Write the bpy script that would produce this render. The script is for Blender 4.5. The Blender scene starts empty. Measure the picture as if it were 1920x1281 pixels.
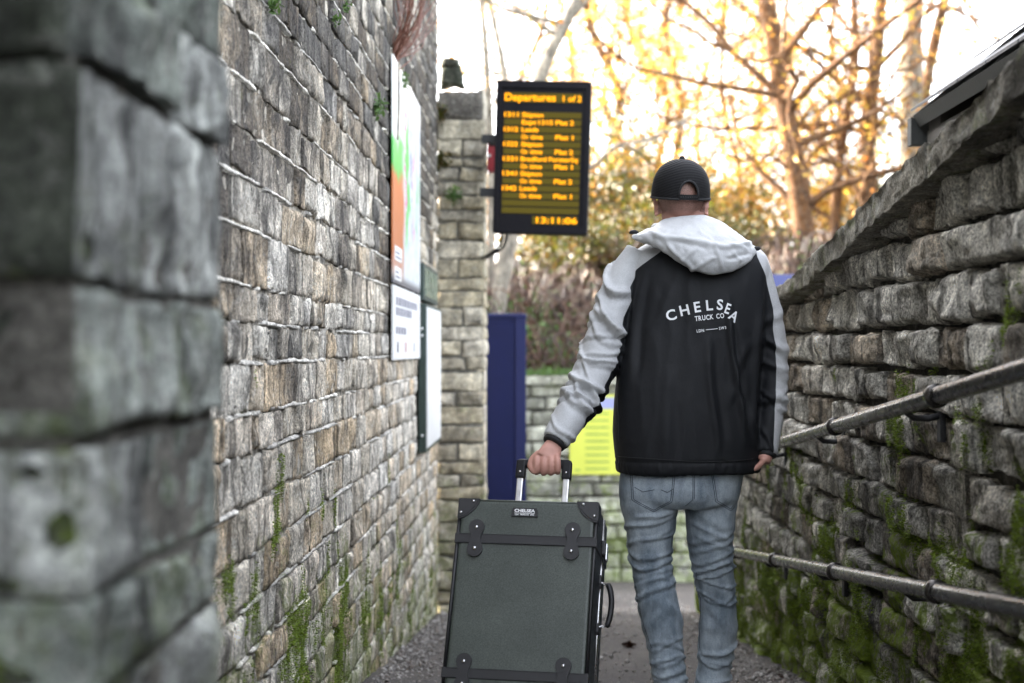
import bpy, bmesh, math, random
import numpy as np
from mathutils import Vector, Matrix, noise as mnoise
from mathutils.bvhtree import BVHTree

# ------------------------------------------------------------------ scene, camera, light
scn = bpy.context.scene
COL = scn.collection
R = math.radians
F, U0, V0 = 2666.67, 1020.0, 655.0          # lens in photo pixels, vanishing point of the passage
SL, H0 = 0.116, 0.69                        # ramp slope, eye height over the ramp at the camera
def P(u, v, Y): return Vector(((u-U0)*Y/F, Y, (V0-v)*Y/F))
def gz(y): return -H0 - SL*y                # ramp surface height

cam = bpy.data.cameras.new('camera'); camo = bpy.data.objects.new('camera', cam); COL.objects.link(camo)
cam.lens = 50; cam.sensor_width = 36; cam.clip_end = 6000; cam.clip_start = 0.05
camo.location = (0, 0, 0); camo.rotation_euler = (R(90), 0, 0)
cam.shift_x = -60/1920; cam.shift_y = 14.5/1920
cam.dof.use_dof = True; cam.dof.focus_distance = 4.42; cam.dof.aperture_fstop = 2.4
scn.camera = camo

SUN_EL, SUN_AZ = 20.0, 62.0                 # azimuth: degrees to the left of straight ahead (+Y)
sd = Vector((-math.sin(R(SUN_AZ))*math.cos(R(SUN_EL)), math.cos(R(SUN_AZ))*math.cos(R(SUN_EL)), math.sin(R(SUN_EL))))
w = bpy.data.worlds.new('World'); scn.world = w; w.use_nodes = True
wn = w.node_tree
sky = wn.nodes.new('ShaderNodeTexSky'); sky.sky_type = 'NISHITA'; sky.sun_disc = False
sky.sun_elevation = R(SUN_EL); sky.sun_rotation = math.atan2(sd.x, sd.y)
sky.dust_density = 5.0; sky.air_density = 0.7; sky.ozone_density = 0.3
hs_ = wn.nodes.new('ShaderNodeHueSaturation'); hs_.inputs['Saturation'].default_value = 0.32      # hazy winter sky
wn.links.new(sky.outputs[0], hs_.inputs['Color']); wn.links.new(hs_.outputs[0], wn.nodes['Background'].inputs[0]); wn.nodes['Background'].inputs[1].default_value = 0.15
sl = bpy.data.lights.new('sun', 'SUN'); sl.energy = 2.1; sl.angle = R(0.5); sl.color = (1.0, 0.83, 0.60)
slo = bpy.data.objects.new('sun', sl); COL.objects.link(slo); slo.location = sd*50
slo.rotation_euler = sd.to_track_quat('Z', 'Y').to_euler()
scn.view_settings.view_transform = 'Standard'; scn.view_settings.look = 'None'
scn.view_settings.exposure = 4.15; scn.view_settings.gamma = 1.0
scn.render.engine = 'CYCLES'
scn.cycles.max_bounces = 6; scn.cycles.diffuse_bounces = 2; scn.cycles.transparent_max_bounces = 6

# ------------------------------------------------------------------ helpers: objects
def tag(o, label=None, cat=None, group=None, kind=None):
    if label: o['label'] = label
    if cat: o['category'] = cat
    if group: o['group'] = group
    if kind: o['kind'] = kind
    return o
def empty(name, loc=(0,0,0), label=None, cat=None, group=None, mat=None):
    o = bpy.data.objects.new(name, None); COL.objects.link(o); o.empty_display_size = .1
    o.matrix_world = mat if mat is not None else Matrix.Translation(Vector(loc))
    o['_m'] = 1; del o['_m']
    tag(o, label, cat, group); return o
PM = {}
def link(name, me, m=None, parent=None, loc=None, local=False):
    """one mesh object; its vertices are in world space unless local (then in the parent's space)"""
    o = bpy.data.objects.new(name, me); COL.objects.link(o)
    if m is not None and not me.materials: me.materials.append(m)
    if loc is not None: o.location = loc
    if parent is not None:
        o.parent = parent
        if not local:
            mw = PMW(parent); o.matrix_parent_inverse = mw.inverted()
    return o
def PMW(o):
    m = o.matrix_basis.copy()
    if o.parent: m = PMW(o.parent) @ o.matrix_parent_inverse @ m
    return m
def mesh_np(name, V, Fc, smooth=False):
    V = np.asarray(V, dtype=np.float32).reshape(-1, 3)
    me = bpy.data.meshes.new(name)
    if isinstance(Fc, np.ndarray):
        k = Fc.shape[1]; nf = Fc.shape[0]
        me.vertices.add(len(V)); me.vertices.foreach_set('co', V.ravel())
        me.loops.add(nf*k); me.loops.foreach_set('vertex_index', Fc.astype(np.int32).ravel())
        me.polygons.add(nf); me.polygons.foreach_set('loop_start', np.arange(0, nf*k, k, dtype=np.int32))
        me.update(calc_edges=True); me.validate()
    else:
        me.from_pydata(V.tolist(), [], [tuple(map(int, f)) for f in Fc]); me.update()
    if smooth: me.polygons.foreach_set('use_smooth', np.ones(len(me.polygons), dtype=bool))
    return me
class Acc:
    """collects pieces of geometry into one mesh"""
    def __init__(s): s.V = []; s.F = []; s.n = 0
    def add(s, V, Fc):
        V = np.asarray(V, dtype=float).reshape(-1, 3); s.V.append(V)
        n = s.n; s.F.extend([tuple(int(i)+n for i in f) for f in Fc]); s.n += len(V)
    def mesh(s, name, smooth=False): return mesh_np(name, np.concatenate(s.V), s.F, smooth)
BOXF = [(0,3,2,1),(4,5,6,7),(0,1,5,4),(1,2,6,5),(2,3,7,6),(3,0,4,7)]
def box_v(x0,x1,y0,y1,z0,z1):
    return [(x0,y0,z0),(x1,y0,z0),(x1,y1,z0),(x0,y1,z0),(x0,y0,z1),(x1,y0,z1),(x1,y1,z1),(x0,y1,z1)]
def box(name, x0,x1,y0,y1,z0,z1, m, parent=None, bev=0.0, local=False, seg=2):
    bm = bmesh.new(); vs = [bm.verts.new(v) for v in box_v(x0,x1,y0,y1,z0,z1)]
    for f in BOXF: bm.faces.new([vs[i] for i in f])
    if bev > 0: bmesh.ops.bevel(bm, geom=bm.edges[:], offset=bev, segments=seg, profile=.6, affect='EDGES')
    me = bpy.data.meshes.new(name); bm.to_mesh(me); bm.free()
    return link(name, me, m, parent, local=local)
def prism(name, poly, y0, y1, m, parent=None, local=False, bev=0.0):
    """poly of (x,z) extruded from y0 to y1"""
    bm = bmesh.new(); a = [bm.verts.new((x,y0,z)) for x,z in poly]; b = [bm.verts.new((x,y1,z)) for x,z in poly]
    n = len(poly); bm.faces.new(a); bm.faces.new(b[::-1])
    for i in range(n): bm.faces.new([a[i], b[i], b[(i+1)%n], a[(i+1)%n]])
    bmesh.ops.recalc_face_normals(bm, faces=bm.faces[:])
    if bev > 0:
        es = [e for e in bm.edges if abs(e.verts[0].co.y-e.verts[1].co.y) < 1e-6 and e.verts[0].co.y < max(y0,y1)-1e-6 or False]
        bmesh.ops.bevel(bm, geom=es, offset=bev, segments=2, profile=.6, affect='EDGES')
    me = bpy.data.meshes.new(name); bm.to_mesh(me); bm.free()
    return link(name, me, m, parent, local=local)
def catmull(pts, n):
    p = np.array([list(q) for q in pts], float); k = len(p)
    t = np.linspace(0, k-1-1e-9, n); i = t.astype(int); f = (t-i)[:,None]
    g = lambda j: p[np.clip(j, 0, k-1)]
    a, b, c, d = g(i-1), g(i), g(i+1), g(i+2)
    return .5*((2*b) + (c-a)*f + (2*a-5*b+4*c-d)*f*f + (3*b-a-3*c+d)*f**3)
def tube_arr(pts, ra, rb=None, sides=8, ref=(0,1,0), caps=True, power=2.0):
    """tube along pts; ra/rb are radii along the frame axes (ref-side, other)"""
    p = np.asarray([list(q) for q in pts], float); n = len(p)
    ra = np.broadcast_to(np.asarray(ra, float), (n,)); rb = ra if rb is None else np.broadcast_to(np.asarray(rb, float), (n,))
    t = np.gradient(p, axis=0); t /= np.linalg.norm(t, axis=1)[:,None]+1e-12
    r = np.array(ref, float)
    if abs(np.dot(t.mean(0)/(np.linalg.norm(t.mean(0))+1e-9), r)) > .92: r = np.array((1.,0,0)) if abs(r[0]) < .5 else np.array((0,0,1.))
    x = np.cross(r, t); x /= np.linalg.norm(x, axis=1)[:,None]+1e-12
    y = np.cross(t, x)
    a = np.linspace(0, 2*math.pi, sides, endpoint=False); ca, sa = np.cos(a), np.sin(a)
    if power != 2.0:
        ca = np.sign(ca)*np.abs(ca)**(2/power); sa = np.sign(sa)*np.abs(sa)**(2/power)
    V = p[:,None,:] + x[:,None,:]*(ra[:,None]*ca)[:,:,None] + y[:,None,:]*(rb[:,None]*sa)[:,:,None]
    V = V.reshape(-1,3)
    i = np.arange(n-1)[:,None]*sides; j = np.arange(sides)[None,:]; j2 = (j+1)%sides
    Q = np.stack([i+j, i+j2, i+sides+j2, i+sides+j], -1).reshape(-1,4)
    Fc = [tuple(q) for q in Q]
    if caps:
        Fc.append(tuple(range(sides))[::-1]); Fc.append(tuple(range((n-1)*sides, n*sides)))
    return V, Fc
def tube(name, pts, ra, m, parent=None, sides=10, local=False, rb=None, smooth=True, ref=(0,1,0)):
    V, Fc = tube_arr(pts, ra, rb, sides, ref); return link(name, mesh_np(name, V, Fc, smooth), m, parent, local=local)
def text_mesh(name, s, size, bold=0.0, align='LEFT', spacing=1.0):
    c = bpy.data.curves.new(name, 'FONT'); c.body = s; c.size = size; c.offset = bold; c.align_x = align; c.space_character = spacing
    c.resolution_u = 3
    o = bpy.data.objects.new(name, c); COL.objects.link(o)
    dg = bpy.context.evaluated_depsgraph_get()
    me = bpy.data.meshes.new_from_object(o.evaluated_get(dg)); bpy.data.objects.remove(o)
    return me
def leaf_quads(C, lo, hi, rng, aspect=.55, upbias=0.0):
    n = len(C); d = rng.normal(size=(n,3)); d /= np.linalg.norm(d,axis=1)[:,None]
    e = rng.normal(size=(n,3)); e[:,2] += upbias; e -= (e*d).sum(1)[:,None]*d; e /= np.linalg.norm(e,axis=1)[:,None]
    s = rng.uniform(lo, hi, n)[:,None]
    V = np.stack([C-d*s, C+e*s*aspect, C+d*s, C-e*s*aspect], 1).reshape(-1,3)
    return V, np.arange(4*n).reshape(-1,4)

# ------------------------------------------------------------------ helpers: materials
def nd(nt, t, ins=None, **props):
    n = nt.nodes.new(t)
    for k, v in props.items(): setattr(n, k, v)
    for k, v in (ins or {}).items():
        s = n.inputs[k]
        if isinstance(v, bpy.types.NodeSocket): nt.links.new(v, s)
        elif isinstance(v, (tuple, list)) and len(v) == 3 and s.type == 'RGBA': s.default_value = (*v, 1)
        else: s.default_value = v
    return n
def mth(nt, op, a, b=0.0, clamp=False): return nd(nt, 'ShaderNodeMath', {0:a, 1:b}, operation=op, use_clamp=clamp).outputs[0]
def mix(nt, f, a, b, mode='MIX'): return nd(nt, 'ShaderNodeMixRGB', {0:f, 1:a, 2:b}, blend_type=mode).outputs[0]
def noi(nt, vec, scale, detail=4, rough=.55, dist=0.0):
    return nd(nt, 'ShaderNodeTexNoise', {'Vector':vec, 'Scale':scale, 'Detail':detail, 'Roughness':rough, 'Distortion':dist}).outputs[0]
def ramp(nt, f, stops, interp='LINEAR'):
    n = nt.nodes.new('ShaderNodeValToRGB'); n.color_ramp.interpolation = interp; e = n.color_ramp.elements
    while len(e) < len(stops): e.new(.5)
    for q, (p, c) in zip(e, stops):
        q.position = p; q.color = (c, c, c, 1) if not isinstance(c, (tuple, list)) else (*c, 1)
    nt.links.new(f, n.inputs[0]); return n.outputs[0]
def mp(nt, vec, scale): return nd(nt, 'ShaderNodeVectorMath', {0:vec, 1:scale}, operation='MULTIPLY').outputs[0]
def new_mat(name):
    m = bpy.data.materials.new(name); m.use_nodes = True; nt = m.node_tree
    return m, nt, nt.nodes['Principled BSDF']
def bump(nt, b, h, strength, dist, prev=None):
    ins = {'Strength':strength, 'Distance':dist, 'Height':h}
    if prev is not None: ins['Normal'] = prev
    n = nd(nt, 'ShaderNodeBump', ins).outputs[0]
    nt.links.new(n, b.inputs['Normal']); return n
def plain(name, col, rough=.6, metal=0.0, var=.25, scale=30, bmp=0.0, bscale=200, spec=.5, coat=0.0):
    m, nt, b = new_mat(name)
    g = nd(nt, 'ShaderNodeNewGeometry'); n = noi(nt, g.outputs['Position'], scale, 6, .6)
    f = ramp(nt, n, [(.25, 1-var), (.75, 1+var)])
    c = mix(nt, 1.0, (*col, 1), f, 'MULTIPLY'); nt.links.new(c, b.inputs['Base Color'])
    b.inputs['Roughness'].default_value = rough; b.inputs['Metallic'].default_value = metal
    b.inputs['Specular IOR Level'].default_value = spec; b.inputs['Coat Weight'].default_value = coat
    nt.links.new(ramp(nt, n, [(.2, max(0, rough-.12)), (.8, min(1, rough+.12))]), b.inputs['Roughness'])
    if bmp: bump(nt, b, noi(nt, g.outputs['Position'], bscale, 3), bmp, .002)
    return m
def emis(name, col, strength):
    m, nt, b = new_mat(name); b.inputs['Base Color'].default_value = (*[c*.02 for c in col], 1)
    b.inputs['Emission Color'].default_value = (*col, 1); b.inputs['Emission Strength'].default_value = strength
    b.inputs['Roughness'].default_value = .7; b.inputs['Specular IOR Level'].default_value = .1; return m
def leaf_mat(name, cols, trans=.5):
    m, nt, b = new_mat(name); g = nd(nt, 'ShaderNodeNewGeometry')
    c = ramp(nt, g.outputs['Random Per Island'], [(i/max(1,len(cols)-1), q) for i, q in enumerate(cols)])
    nt.links.new(c, b.inputs['Base Color']); b.inputs['Roughness'].default_value = .55
    t = nd(nt, 'ShaderNodeBsdfTranslucent', {'Color':c}); mx = nd(nt, 'ShaderNodeMixShader', {0:trans, 1:b.outputs[0], 2:t.outputs[0]})
    nt.links.new(mx.outputs[0], nt.nodes['Material Output'].inputs['Surface']); return m
def stone_mat(name, tones, soot=.6, up=0.0, streak=.5, lichen=.3, moss=0.0, moss_h=.8, bmp=.8, grain=.5, soot_scale=1.4, mosscol=((.05,.075,.008),(.26,.36,.03))):
    m, nt, b = new_mat(name); g = nd(nt, 'ShaderNodeNewGeometry'); pos = g.outputs['Position']
    rnd = mth(nt, 'FRACT', mth(nt, 'ADD', g.outputs['Random Per Island'], nd(nt, 'ShaderNodeObjectInfo').outputs['Random']))
    off = nd(nt, 'ShaderNodeVectorMath', {0:(37.0, 17.0, 71.0), 'Scale':rnd}, operation='SCALE').outputs[0]
    p2 = nd(nt, 'ShaderNodeVectorMath', {0:pos, 1:off}, operation='ADD').outputs[0]
    c = ramp(nt, rnd, [((i+.5)/len(tones), t) for i, t in enumerate(tones)])
    n1 = noi(nt, p2, 11, 9, .68)
    c = mix(nt, 1.0, c, ramp(nt, n1, [(.30, .28), (.40, .85), (.52, 1.2), (.68, 2.1)]), 'MULTIPLY')
    # lighter lichen blotches
    li = ramp(nt, noi(nt, p2, 26, 6, .7, .6), [(.52, 0), (.63, 1)])
    c = mix(nt, mth(nt, 'MULTIPLY', li, lichen), c, (.50, .49, .44, 1))
    # dark run-off streaks, stretched down the wall
    st = ramp(nt, noi(nt, mp(nt, p2, (15, 15, 3.2)), 1.0, 6, .65, .4), [(.48, 0), (.60, 1)])
    c = mix(nt, mth(nt, 'MULTIPLY', st, streak), c, (.028, .027, .026, 1))
    sn = noi(nt, pos, soot_scale, 7, .68, .3)
    if up: sn = mth(nt, 'ADD', sn, nd(nt, 'ShaderNodeMapRange', {0:nd(nt, 'ShaderNodeSeparateXYZ', {0:pos}).outputs[2], 1:-.5, 2:1.0, 3:-up, 4:up}).outputs[0])
    so = ramp(nt, mth(nt, 'ADD', sn, mth(nt, 'MULTIPLY', mth(nt, 'SUBTRACT', rnd, .5), .16)), [(.46, 0), (.62, 1)])
    c = mix(nt, mth(nt, 'MULTIPLY', so, soot), c, (.035, .034, .035, 1))
    fine = noi(nt, p2, 110, 6, .78)
    c = mix(nt, grain, c, ramp(nt, fine, [(.36, .15), (.48, 1.0), (.62, 2.3)]), 'MULTIPLY')
    pit = nd(nt, 'ShaderNodeTexVoronoi', {'Vector':p2, 'Scale':55.0, 'Randomness':1.0}).outputs[0]
    pits = ramp(nt, pit, [(.05, 0), (.22, 1)])
    c = mix(nt, .55, c, mix(nt, 1.0, c, pits, 'MULTIPLY'))
    if moss > 0:
        s = nd(nt, 'ShaderNodeSeparateXYZ', {0:pos})
        h = mth(nt, 'ADD', mth(nt, 'ADD', s.outputs[2], mth(nt, 'MULTIPLY', s.outputs[1], SL)), H0)
        hf = nd(nt, 'ShaderNodeMapRange', {0:h, 1:0.0, 2:moss_h, 3:.17, 4:-.12}).outputs[0]
        mn = mth(nt, 'ADD', noi(nt, pos, 5.0, 9, .72, .5), hf)
        mk = ramp(nt, mth(nt, 'ADD', mn, mth(nt, 'MULTIPLY', mth(nt, 'SUBTRACT', noi(nt, pos, 45, 6, .75), .5), .45)), [(.56, 0), (.66, 1)])
        mc = mix(nt, noi(nt, pos, 60, 5, .7), (*mosscol[0], 1), (*mosscol[1], 1))
        c = mix(nt, mth(nt, 'MULTIPLY', mk, moss), c, mc)
    nt.links.new(c, b.inputs['Base Color'])
    b.inputs['Roughness'].default_value = .9; b.inputs['Specular IOR Level'].default_value = .06
    n3 = noi(nt, p2, 34, 10, .74)
    q = bump(nt, b, n3, bmp, .020)
    q = bump(nt, b, fine, bmp*.9, .005, q)
    bump(nt, b, pits, bmp*.5, .004, q)
    return m

M = {}
M['stone_l'] = stone_mat('weathered_gritstone', [(.40,.355,.285),(.50,.465,.405),(.34,.265,.175),(.56,.53,.475),(.46,.355,.235),(.52,.485,.42)], soot=.86, up=.15, grain=.75, streak=.72, lichen=.6, moss=.45, moss_h=1.1, soot_scale=.95)
M['stone_r'] = stone_mat('rockfaced_gritstone', [(.42,.40,.35),(.55,.525,.465),(.30,.285,.25),(.60,.575,.515),(.43,.365,.285)], soot=.70, grain=.8, streak=.76, lichen=.65, moss=.9, moss_h=1.2, bmp=1.0)
M['stone_p'] = stone_mat('buff_gritstone', [(.32,.28,.20),(.42,.38,.29),(.27,.24,.18),(.46,.42,.34)], soot=.35, streak=.35, lichen=.35, moss=.35, moss_h=2.0)
M['stone_n'] = stone_mat('dark_gritstone', [(.24,.26,.23),(.36,.38,.34),(.15,.165,.14),(.48,.49,.45)], soot=.55, streak=.7, lichen=.6, moss=.28, moss_h=2.2, soot_scale=4.0)
M['stone_m'] = stone_mat('dark_mossy_gritstone', [(.030,.034,.025),(.050,.055,.042),(.020,.024,.018)], soot=.5, streak=.4, lichen=.2, moss=.9, moss_h=1.6)  # very dark, heavily mossed stone for the pier front and the finial
M['stone_c'] = stone_mat('coping_gritstone', [(.26,.24,.20),(.33,.31,.26),(.20,.18,.15)], soot=.6, streak=.3, lichen=.75, moss=.35, moss_h=3.0, bmp=1.2)
M['stone_e'] = stone_mat('mossy_gritstone', [(.28,.28,.23),(.36,.36,.30),(.22,.22,.18)], soot=.35, streak=.35, lichen=.35, moss=.45, moss_h=2.6)
M['mortar_l'] = stone_mat('pale_lime_mortar', [(.60,.565,.50),(.66,.63,.57)], soot=.5, streak=.35, lichen=.2, moss=.4, moss_h=1.0, grain=.6)
M['mortar_m'] = stone_mat('stained_lime_mortar', [(.34,.31,.26),(.36,.33,.28)], soot=.95, streak=.8, lichen=.5, moss=.6, moss_h=1.2, grain=.6, soot_scale=5.0)
M['mortar_d'] = stone_mat('dirty_mortar', [(.035,.032,.027),(.05,.046,.038)], soot=.5, streak=.3, lichen=.15, moss=.7, moss_h=1.4)
M['mortar_p'] = stone_mat('grey_mortar', [(.12,.115,.10),(.16,.15,.13)], soot=.3, streak=.2, lichen=.1, moss=.2)
M['metal_rail'] = plain('worn_galvanised_steel', (.065,.060,.057), .27, .85, .35, 18, .35, 120)
M['metal_dark'] = plain('black_iron', (.025,.025,.027), .5, .3, .3, 40, .3)
M['black_plastic'] = plain('black_plastic', (.006,.006,.007), .5, 0, .25, 30, spec=.25)
M['navy'] = plain('navy_paint', (.006,.009,.048), .6, 0, .12, 6, .1, spec=.15)
M['navy_edge'] = plain('navy_trim', (.014,.018,.070), .6, 0, .1, 6, spec=.15)
M['white_paper'] = plain('white_paper', (.56,.56,.55), .6, 0, .10, 10)
M['ink'] = plain('grey_ink', (.16,.16,.20), .7, 0, .2, 30)
M['green_paint'] = plain('dark_green_paint', (.012,.028,.022), .45, 0, .2, 20)
M['red_paint'] = plain('red_paint', (.30,.02,.03), .45, 0, .2, 20)
M['yellow'] = plain('yellow_print', (.50,.53,.075), .5, 0, .06, 5)
M['slate'] = plain('slate', (.035,.036,.04), .7, 0, .4, 20, .4, 60)
M['timber'] = plain('dark_timber', (.03,.032,.03), .75, 0, .4, 25, .5, 60)
M['render'] = plain('shed_render', (.06,.056,.05), .9, 0, .3, 12)

# ------------------------------------------------------------------ the ground
def path_mat():
    m, nt, b = new_mat('worn_asphalt'); g = nd(nt, 'ShaderNodeNewGeometry'); pos = g.outputs['Position']
    n1 = noi(nt, pos, 1.6, 7, .65); n2 = noi(nt, pos, 240, 4, .7); n3 = noi(nt, pos, 22, 7, .7)
    c = ramp(nt, n1, [(.3, (.036,.031,.028)), (.7, (.085,.074,.066))])
    c = mix(nt, 1.0, c, ramp(nt, n2, [(.32, .35), (.5, 1.0), (.68, 2.3)]), 'MULTIPLY')
    c = mix(nt, 1.0, c, ramp(nt, n3, [(.3, .55), (.7, 1.45)]), 'MULTIPLY')
    v = nd(nt, 'ShaderNodeTexVoronoi', {'Vector':pos, 'Scale':95.0}).outputs
    spk = mth(nt, 'MULTIPLY', ramp(nt, v[0], [(.18, 1), (.30, 0)]), ramp(nt, v[1], [(.80, 0), (.86, 1)]))
    c = mix(nt, spk, c, (.34,.32,.30, 1))
    nt.links.new(c, b.inputs['Base Color']); b.inputs['Roughness'].default_value = .8
    q = bump(nt, b, n2, .9, .006); bump(nt, b, n3, .5, .01, q); return m
M['path'] = path_mat()
M['soil'] = plain('leaf_litter_soil', (.006,.004,.003), .95, 0, .5, 8, .8, 30)
M['grass_ground'] = plain('rough_grass', (.06,.075,.025), .95, 0, .5, 6, .8, 30)
ys = np.linspace(-8, 14.6, 60); xs = np.linspace(-7, 7, 40)
gx, gy = np.meshgrid(xs, ys); rs = np.random.default_rng(5)
gzv = gz(gy) + .006*np.sin(gx*3.1+gy*1.7) + .004*np.sin(gy*5.3-gx*2.2)
def grid_faces(ny, nx):
    i = np.arange(ny-1)[:,None]*nx + np.arange(nx-1)[None,:]
    return np.stack([i, i+1, i+nx+1, i+nx], -1).reshape(-1,4)
tag(link('path', mesh_np('path', np.stack([gx, gy, gzv], -1), grid_faces(60, 40), True), M['path']), kind='structure')
tag(link('ground', mesh_np('ground', [(-3000,-3000,-2.62),(3000,-3000,-2.62),(3000,3000,-2.62),(-3000,3000,-2.62)], [(0,1,2,3)]), M['grass_ground']), kind='structure')
def zhill(x, y):
    d = np.clip(y-14.85, 0, None)
    z = -.42 + .34*np.minimum(d, 4.6) + .025*np.clip(d-4.6, 0, 140)
    z = z + np.clip(-x-1.5, 0, 12)*.14*np.clip(d/3, 0, 1) + .14*np.sin(x*1.1+y*.6)*np.clip(d, 0, 1) + .10*np.sin(x*2.3-y*1.4)*np.clip(d, 0, 1)
    return z
hx, hy = np.meshgrid(np.linspace(-60, 60, 160), np.concatenate([np.linspace(14.85, 30, 70), np.linspace(31, 160, 60)]))
tag(link('hillside', mesh_np('hillside', np.stack([hx, hy, zhill(hx, hy)], -1), grid_faces(130, 160), True), M['soil']), kind='structure')
# higher ground held back by the tall wall
tag(box('raised_ground', -40, -1.14, -12, 10.1, -2.7, 2.78, M['grass_ground']), kind='structure')

# ------------------------------------------------------------------ stone walls
def stone_arr(rng, w, h, depth, bulge, rough, nx, nz, corner=.008, p=5.0):
    s = np.linspace(-1, 1, nx+1); t = np.linspace(-1, 1, nz+1)
    s = np.sign(s)*np.abs(s)**.8; t = np.sign(t)*np.abs(t)**.8
    S, T = np.meshgrid(s, t)
    cj = rng.uniform(-corner, corner, (4, 2))
    w4 = [(1-S)*(1-T)/4, (1+S)*(1-T)/4, (1+S)*(1+T)/4, (1-S)*(1+T)/4]
    A = S*w/2 + sum(w4[i]*cj[i,0] for i in range(4)); C = T*h/2 + sum(w4[i]*cj[i,1] for i in range(4))
    edge = np.maximum(np.abs(S), np.abs(T))**6
    sd_ = rng.uniform(0, 200, 3)
    fr = np.array([mnoise.fractal(Vector((x*16+sd_[0], z*16+sd_[1], sd_[2])), .75, 2.2, 4) for x, z in zip(A.ravel(), C.ravel())]).reshape(A.shape)
    A = A + edge*corner*.8*np.sin(C*60+sd_[0])*fr; C = C + edge*corner*.9*fr
    prof = ((1-np.abs(S)**p).clip(0)*(1-np.abs(T)**p).clip(0))**.5
    cut = np.full_like(S, 9.)
    for k in range(4):                                # chisel-cut facets
        an = rng.uniform(0, 6.28); g = rng.uniform(.05, .32); px_, pz_ = rng.uniform(-.4, .4)*w, rng.uniform(-.4, .4)*h
        cut = np.minimum(cut, bulge*rng.uniform(.75, 1.5) + g*(math.cos(an)*(A-px_)+math.sin(an)*(C-pz_)))
    O = np.minimum(bulge*1.25, np.maximum(cut, -bulge*.3))*prof + rough*fr*1.6*(.35+.65*prof)
    front = np.stack([A.ravel(), O.ravel(), C.ravel()], -1)
    n = (nx+1)
    rim = list(range(0, n)) + [n*j+nx for j in range(1, nz+1)] + [n*nz+i for i in range(nx-1, -1, -1)] + [n*j for j in range(nz-1, 0, -1)]
    back = front[rim].copy(); back[:,1] = -depth
    V = np.concatenate([front, back]); k0 = len(front); L = len(rim)
    Fc = [(j*n+i, j*n+i+1, (j+1)*n+i+1, (j+1)*n+i) for j in range(nz) for i in range(nx)]
    Fc += [(rim[(i+1)%L], rim[i], k0+i, k0+(i+1)%L) for i in range(L)]
    Fc.append(tuple(k0+i for i in range(L)))
    return V, Fc
STONE_PTS = {}
def masonry(key, parent, m, origin, along, normal, a0, a1, z0, z1, ch, wl, seed, depth=.06, bulge=.012, rough=.004,
            top=None, bottom=None, res=(8,5), gap=.010, limit=300, hvar=.15, corner=.008, stuff_res=(5,3), p=5.0, chooser=None, flip=False, minz=None):
    rng = np.random.default_rng(seed); along = np.array(along, float); normal = np.array(normal, float); origin = np.array(origin, float)
    items = []; z = z0; courses = []
    while z < z1-.03:
        h = ch*rng.uniform(1-hvar, 1+hvar); h = min(h, z1-z) if z1-z-h > .05 else z1-z
        courses.append((z, z+h)); a = a0 - (rng.uniform(0, wl[0]) if True else 0)
        while a < a1:
            wd = rng.uniform(*wl)*(1.0 if rng.random() > .12 else .6); b = min(a+wd, a1)
            if a1-b < wl[0]*.5: b = a1
            aa = max(a, a0)
            if b-aa > .03: items.append((aa, b, z, z+h))
            a = b
        z += h
    def size(it):
        c = origin + along*((it[0]+it[1])/2); c[2] += (it[2]+it[3])/2
        pr = [(U0+F*q[0]/max(q[1],.3), V0-F*(zz)/max(q[1],.3)) for q, zz in ((origin+along*it[0], it[2]), (origin+along*it[1], it[3]))]
        vis = c[1] > .8 and -60 < (pr[0][0]+pr[1][0])/2 < 1980 and -60 < (pr[0][1]+pr[1][1])/2 < 1350
        return abs((pr[1][0]-pr[0][0])*(pr[1][1]-pr[0][1])) if vis else 0
    if top is not None: items = [it for it in items if it[2] < max(top(it[0]), top(it[1]))-.03]
    if bottom is not None: items = [it for it in items if it[3] > min(bottom(it[0]), bottom(it[1]))-.02]
    items.sort(key=size, reverse=True)
    acc = Acc(); pts = []
    for k, (x0, x1, za, zb) in enumerate(items):
        sz = size((x0, x1, za, zb)); single = k < limit and sz > 0
        nx, nz = res if single else stuff_res
        if single and sz > 9000: nx, nz = int(nx*1.5), int(nz*1.5)
        gp = gap*rng.uniform(.6, 1.5)
        V, Fc = stone_arr(rng, max(.03, x1-x0-gp), max(.03, zb-za-gp), depth, bulge*rng.uniform(.5,1.4), rough, nx, nz, corner, p)
        V[:,1] += rng.uniform(-.004, .005)
        V[:,0] += (x0+x1)/2; V[:,2] += (za+zb)/2
        if top is not None: V[:,2] = np.minimum(V[:,2], np.array([top(q) for q in V[:,0]]))
        W = origin + V[:,:1]*along + V[:,1:2]*normal; W[:,2] += V[:,2]
        if np.dot(np.cross(along, (0,0,1)), normal) > 0: pass
        else: Fc = [f[::-1] for f in Fc]
        nf = (nx+1)*(nz+1); pts.append(W[:nf])
        if single:
            c = W.mean(0); link('stone', mesh_np('stone', W-c, Fc, True), m, parent, loc=c)
        else: acc.add(W, Fc)
    if acc.V: tag(link('far_stones', acc.mesh('far_stones', True), m, parent), kind='stuff')
    STONE_PTS[key] = (np.concatenate(pts), normal)
    return courses
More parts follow.
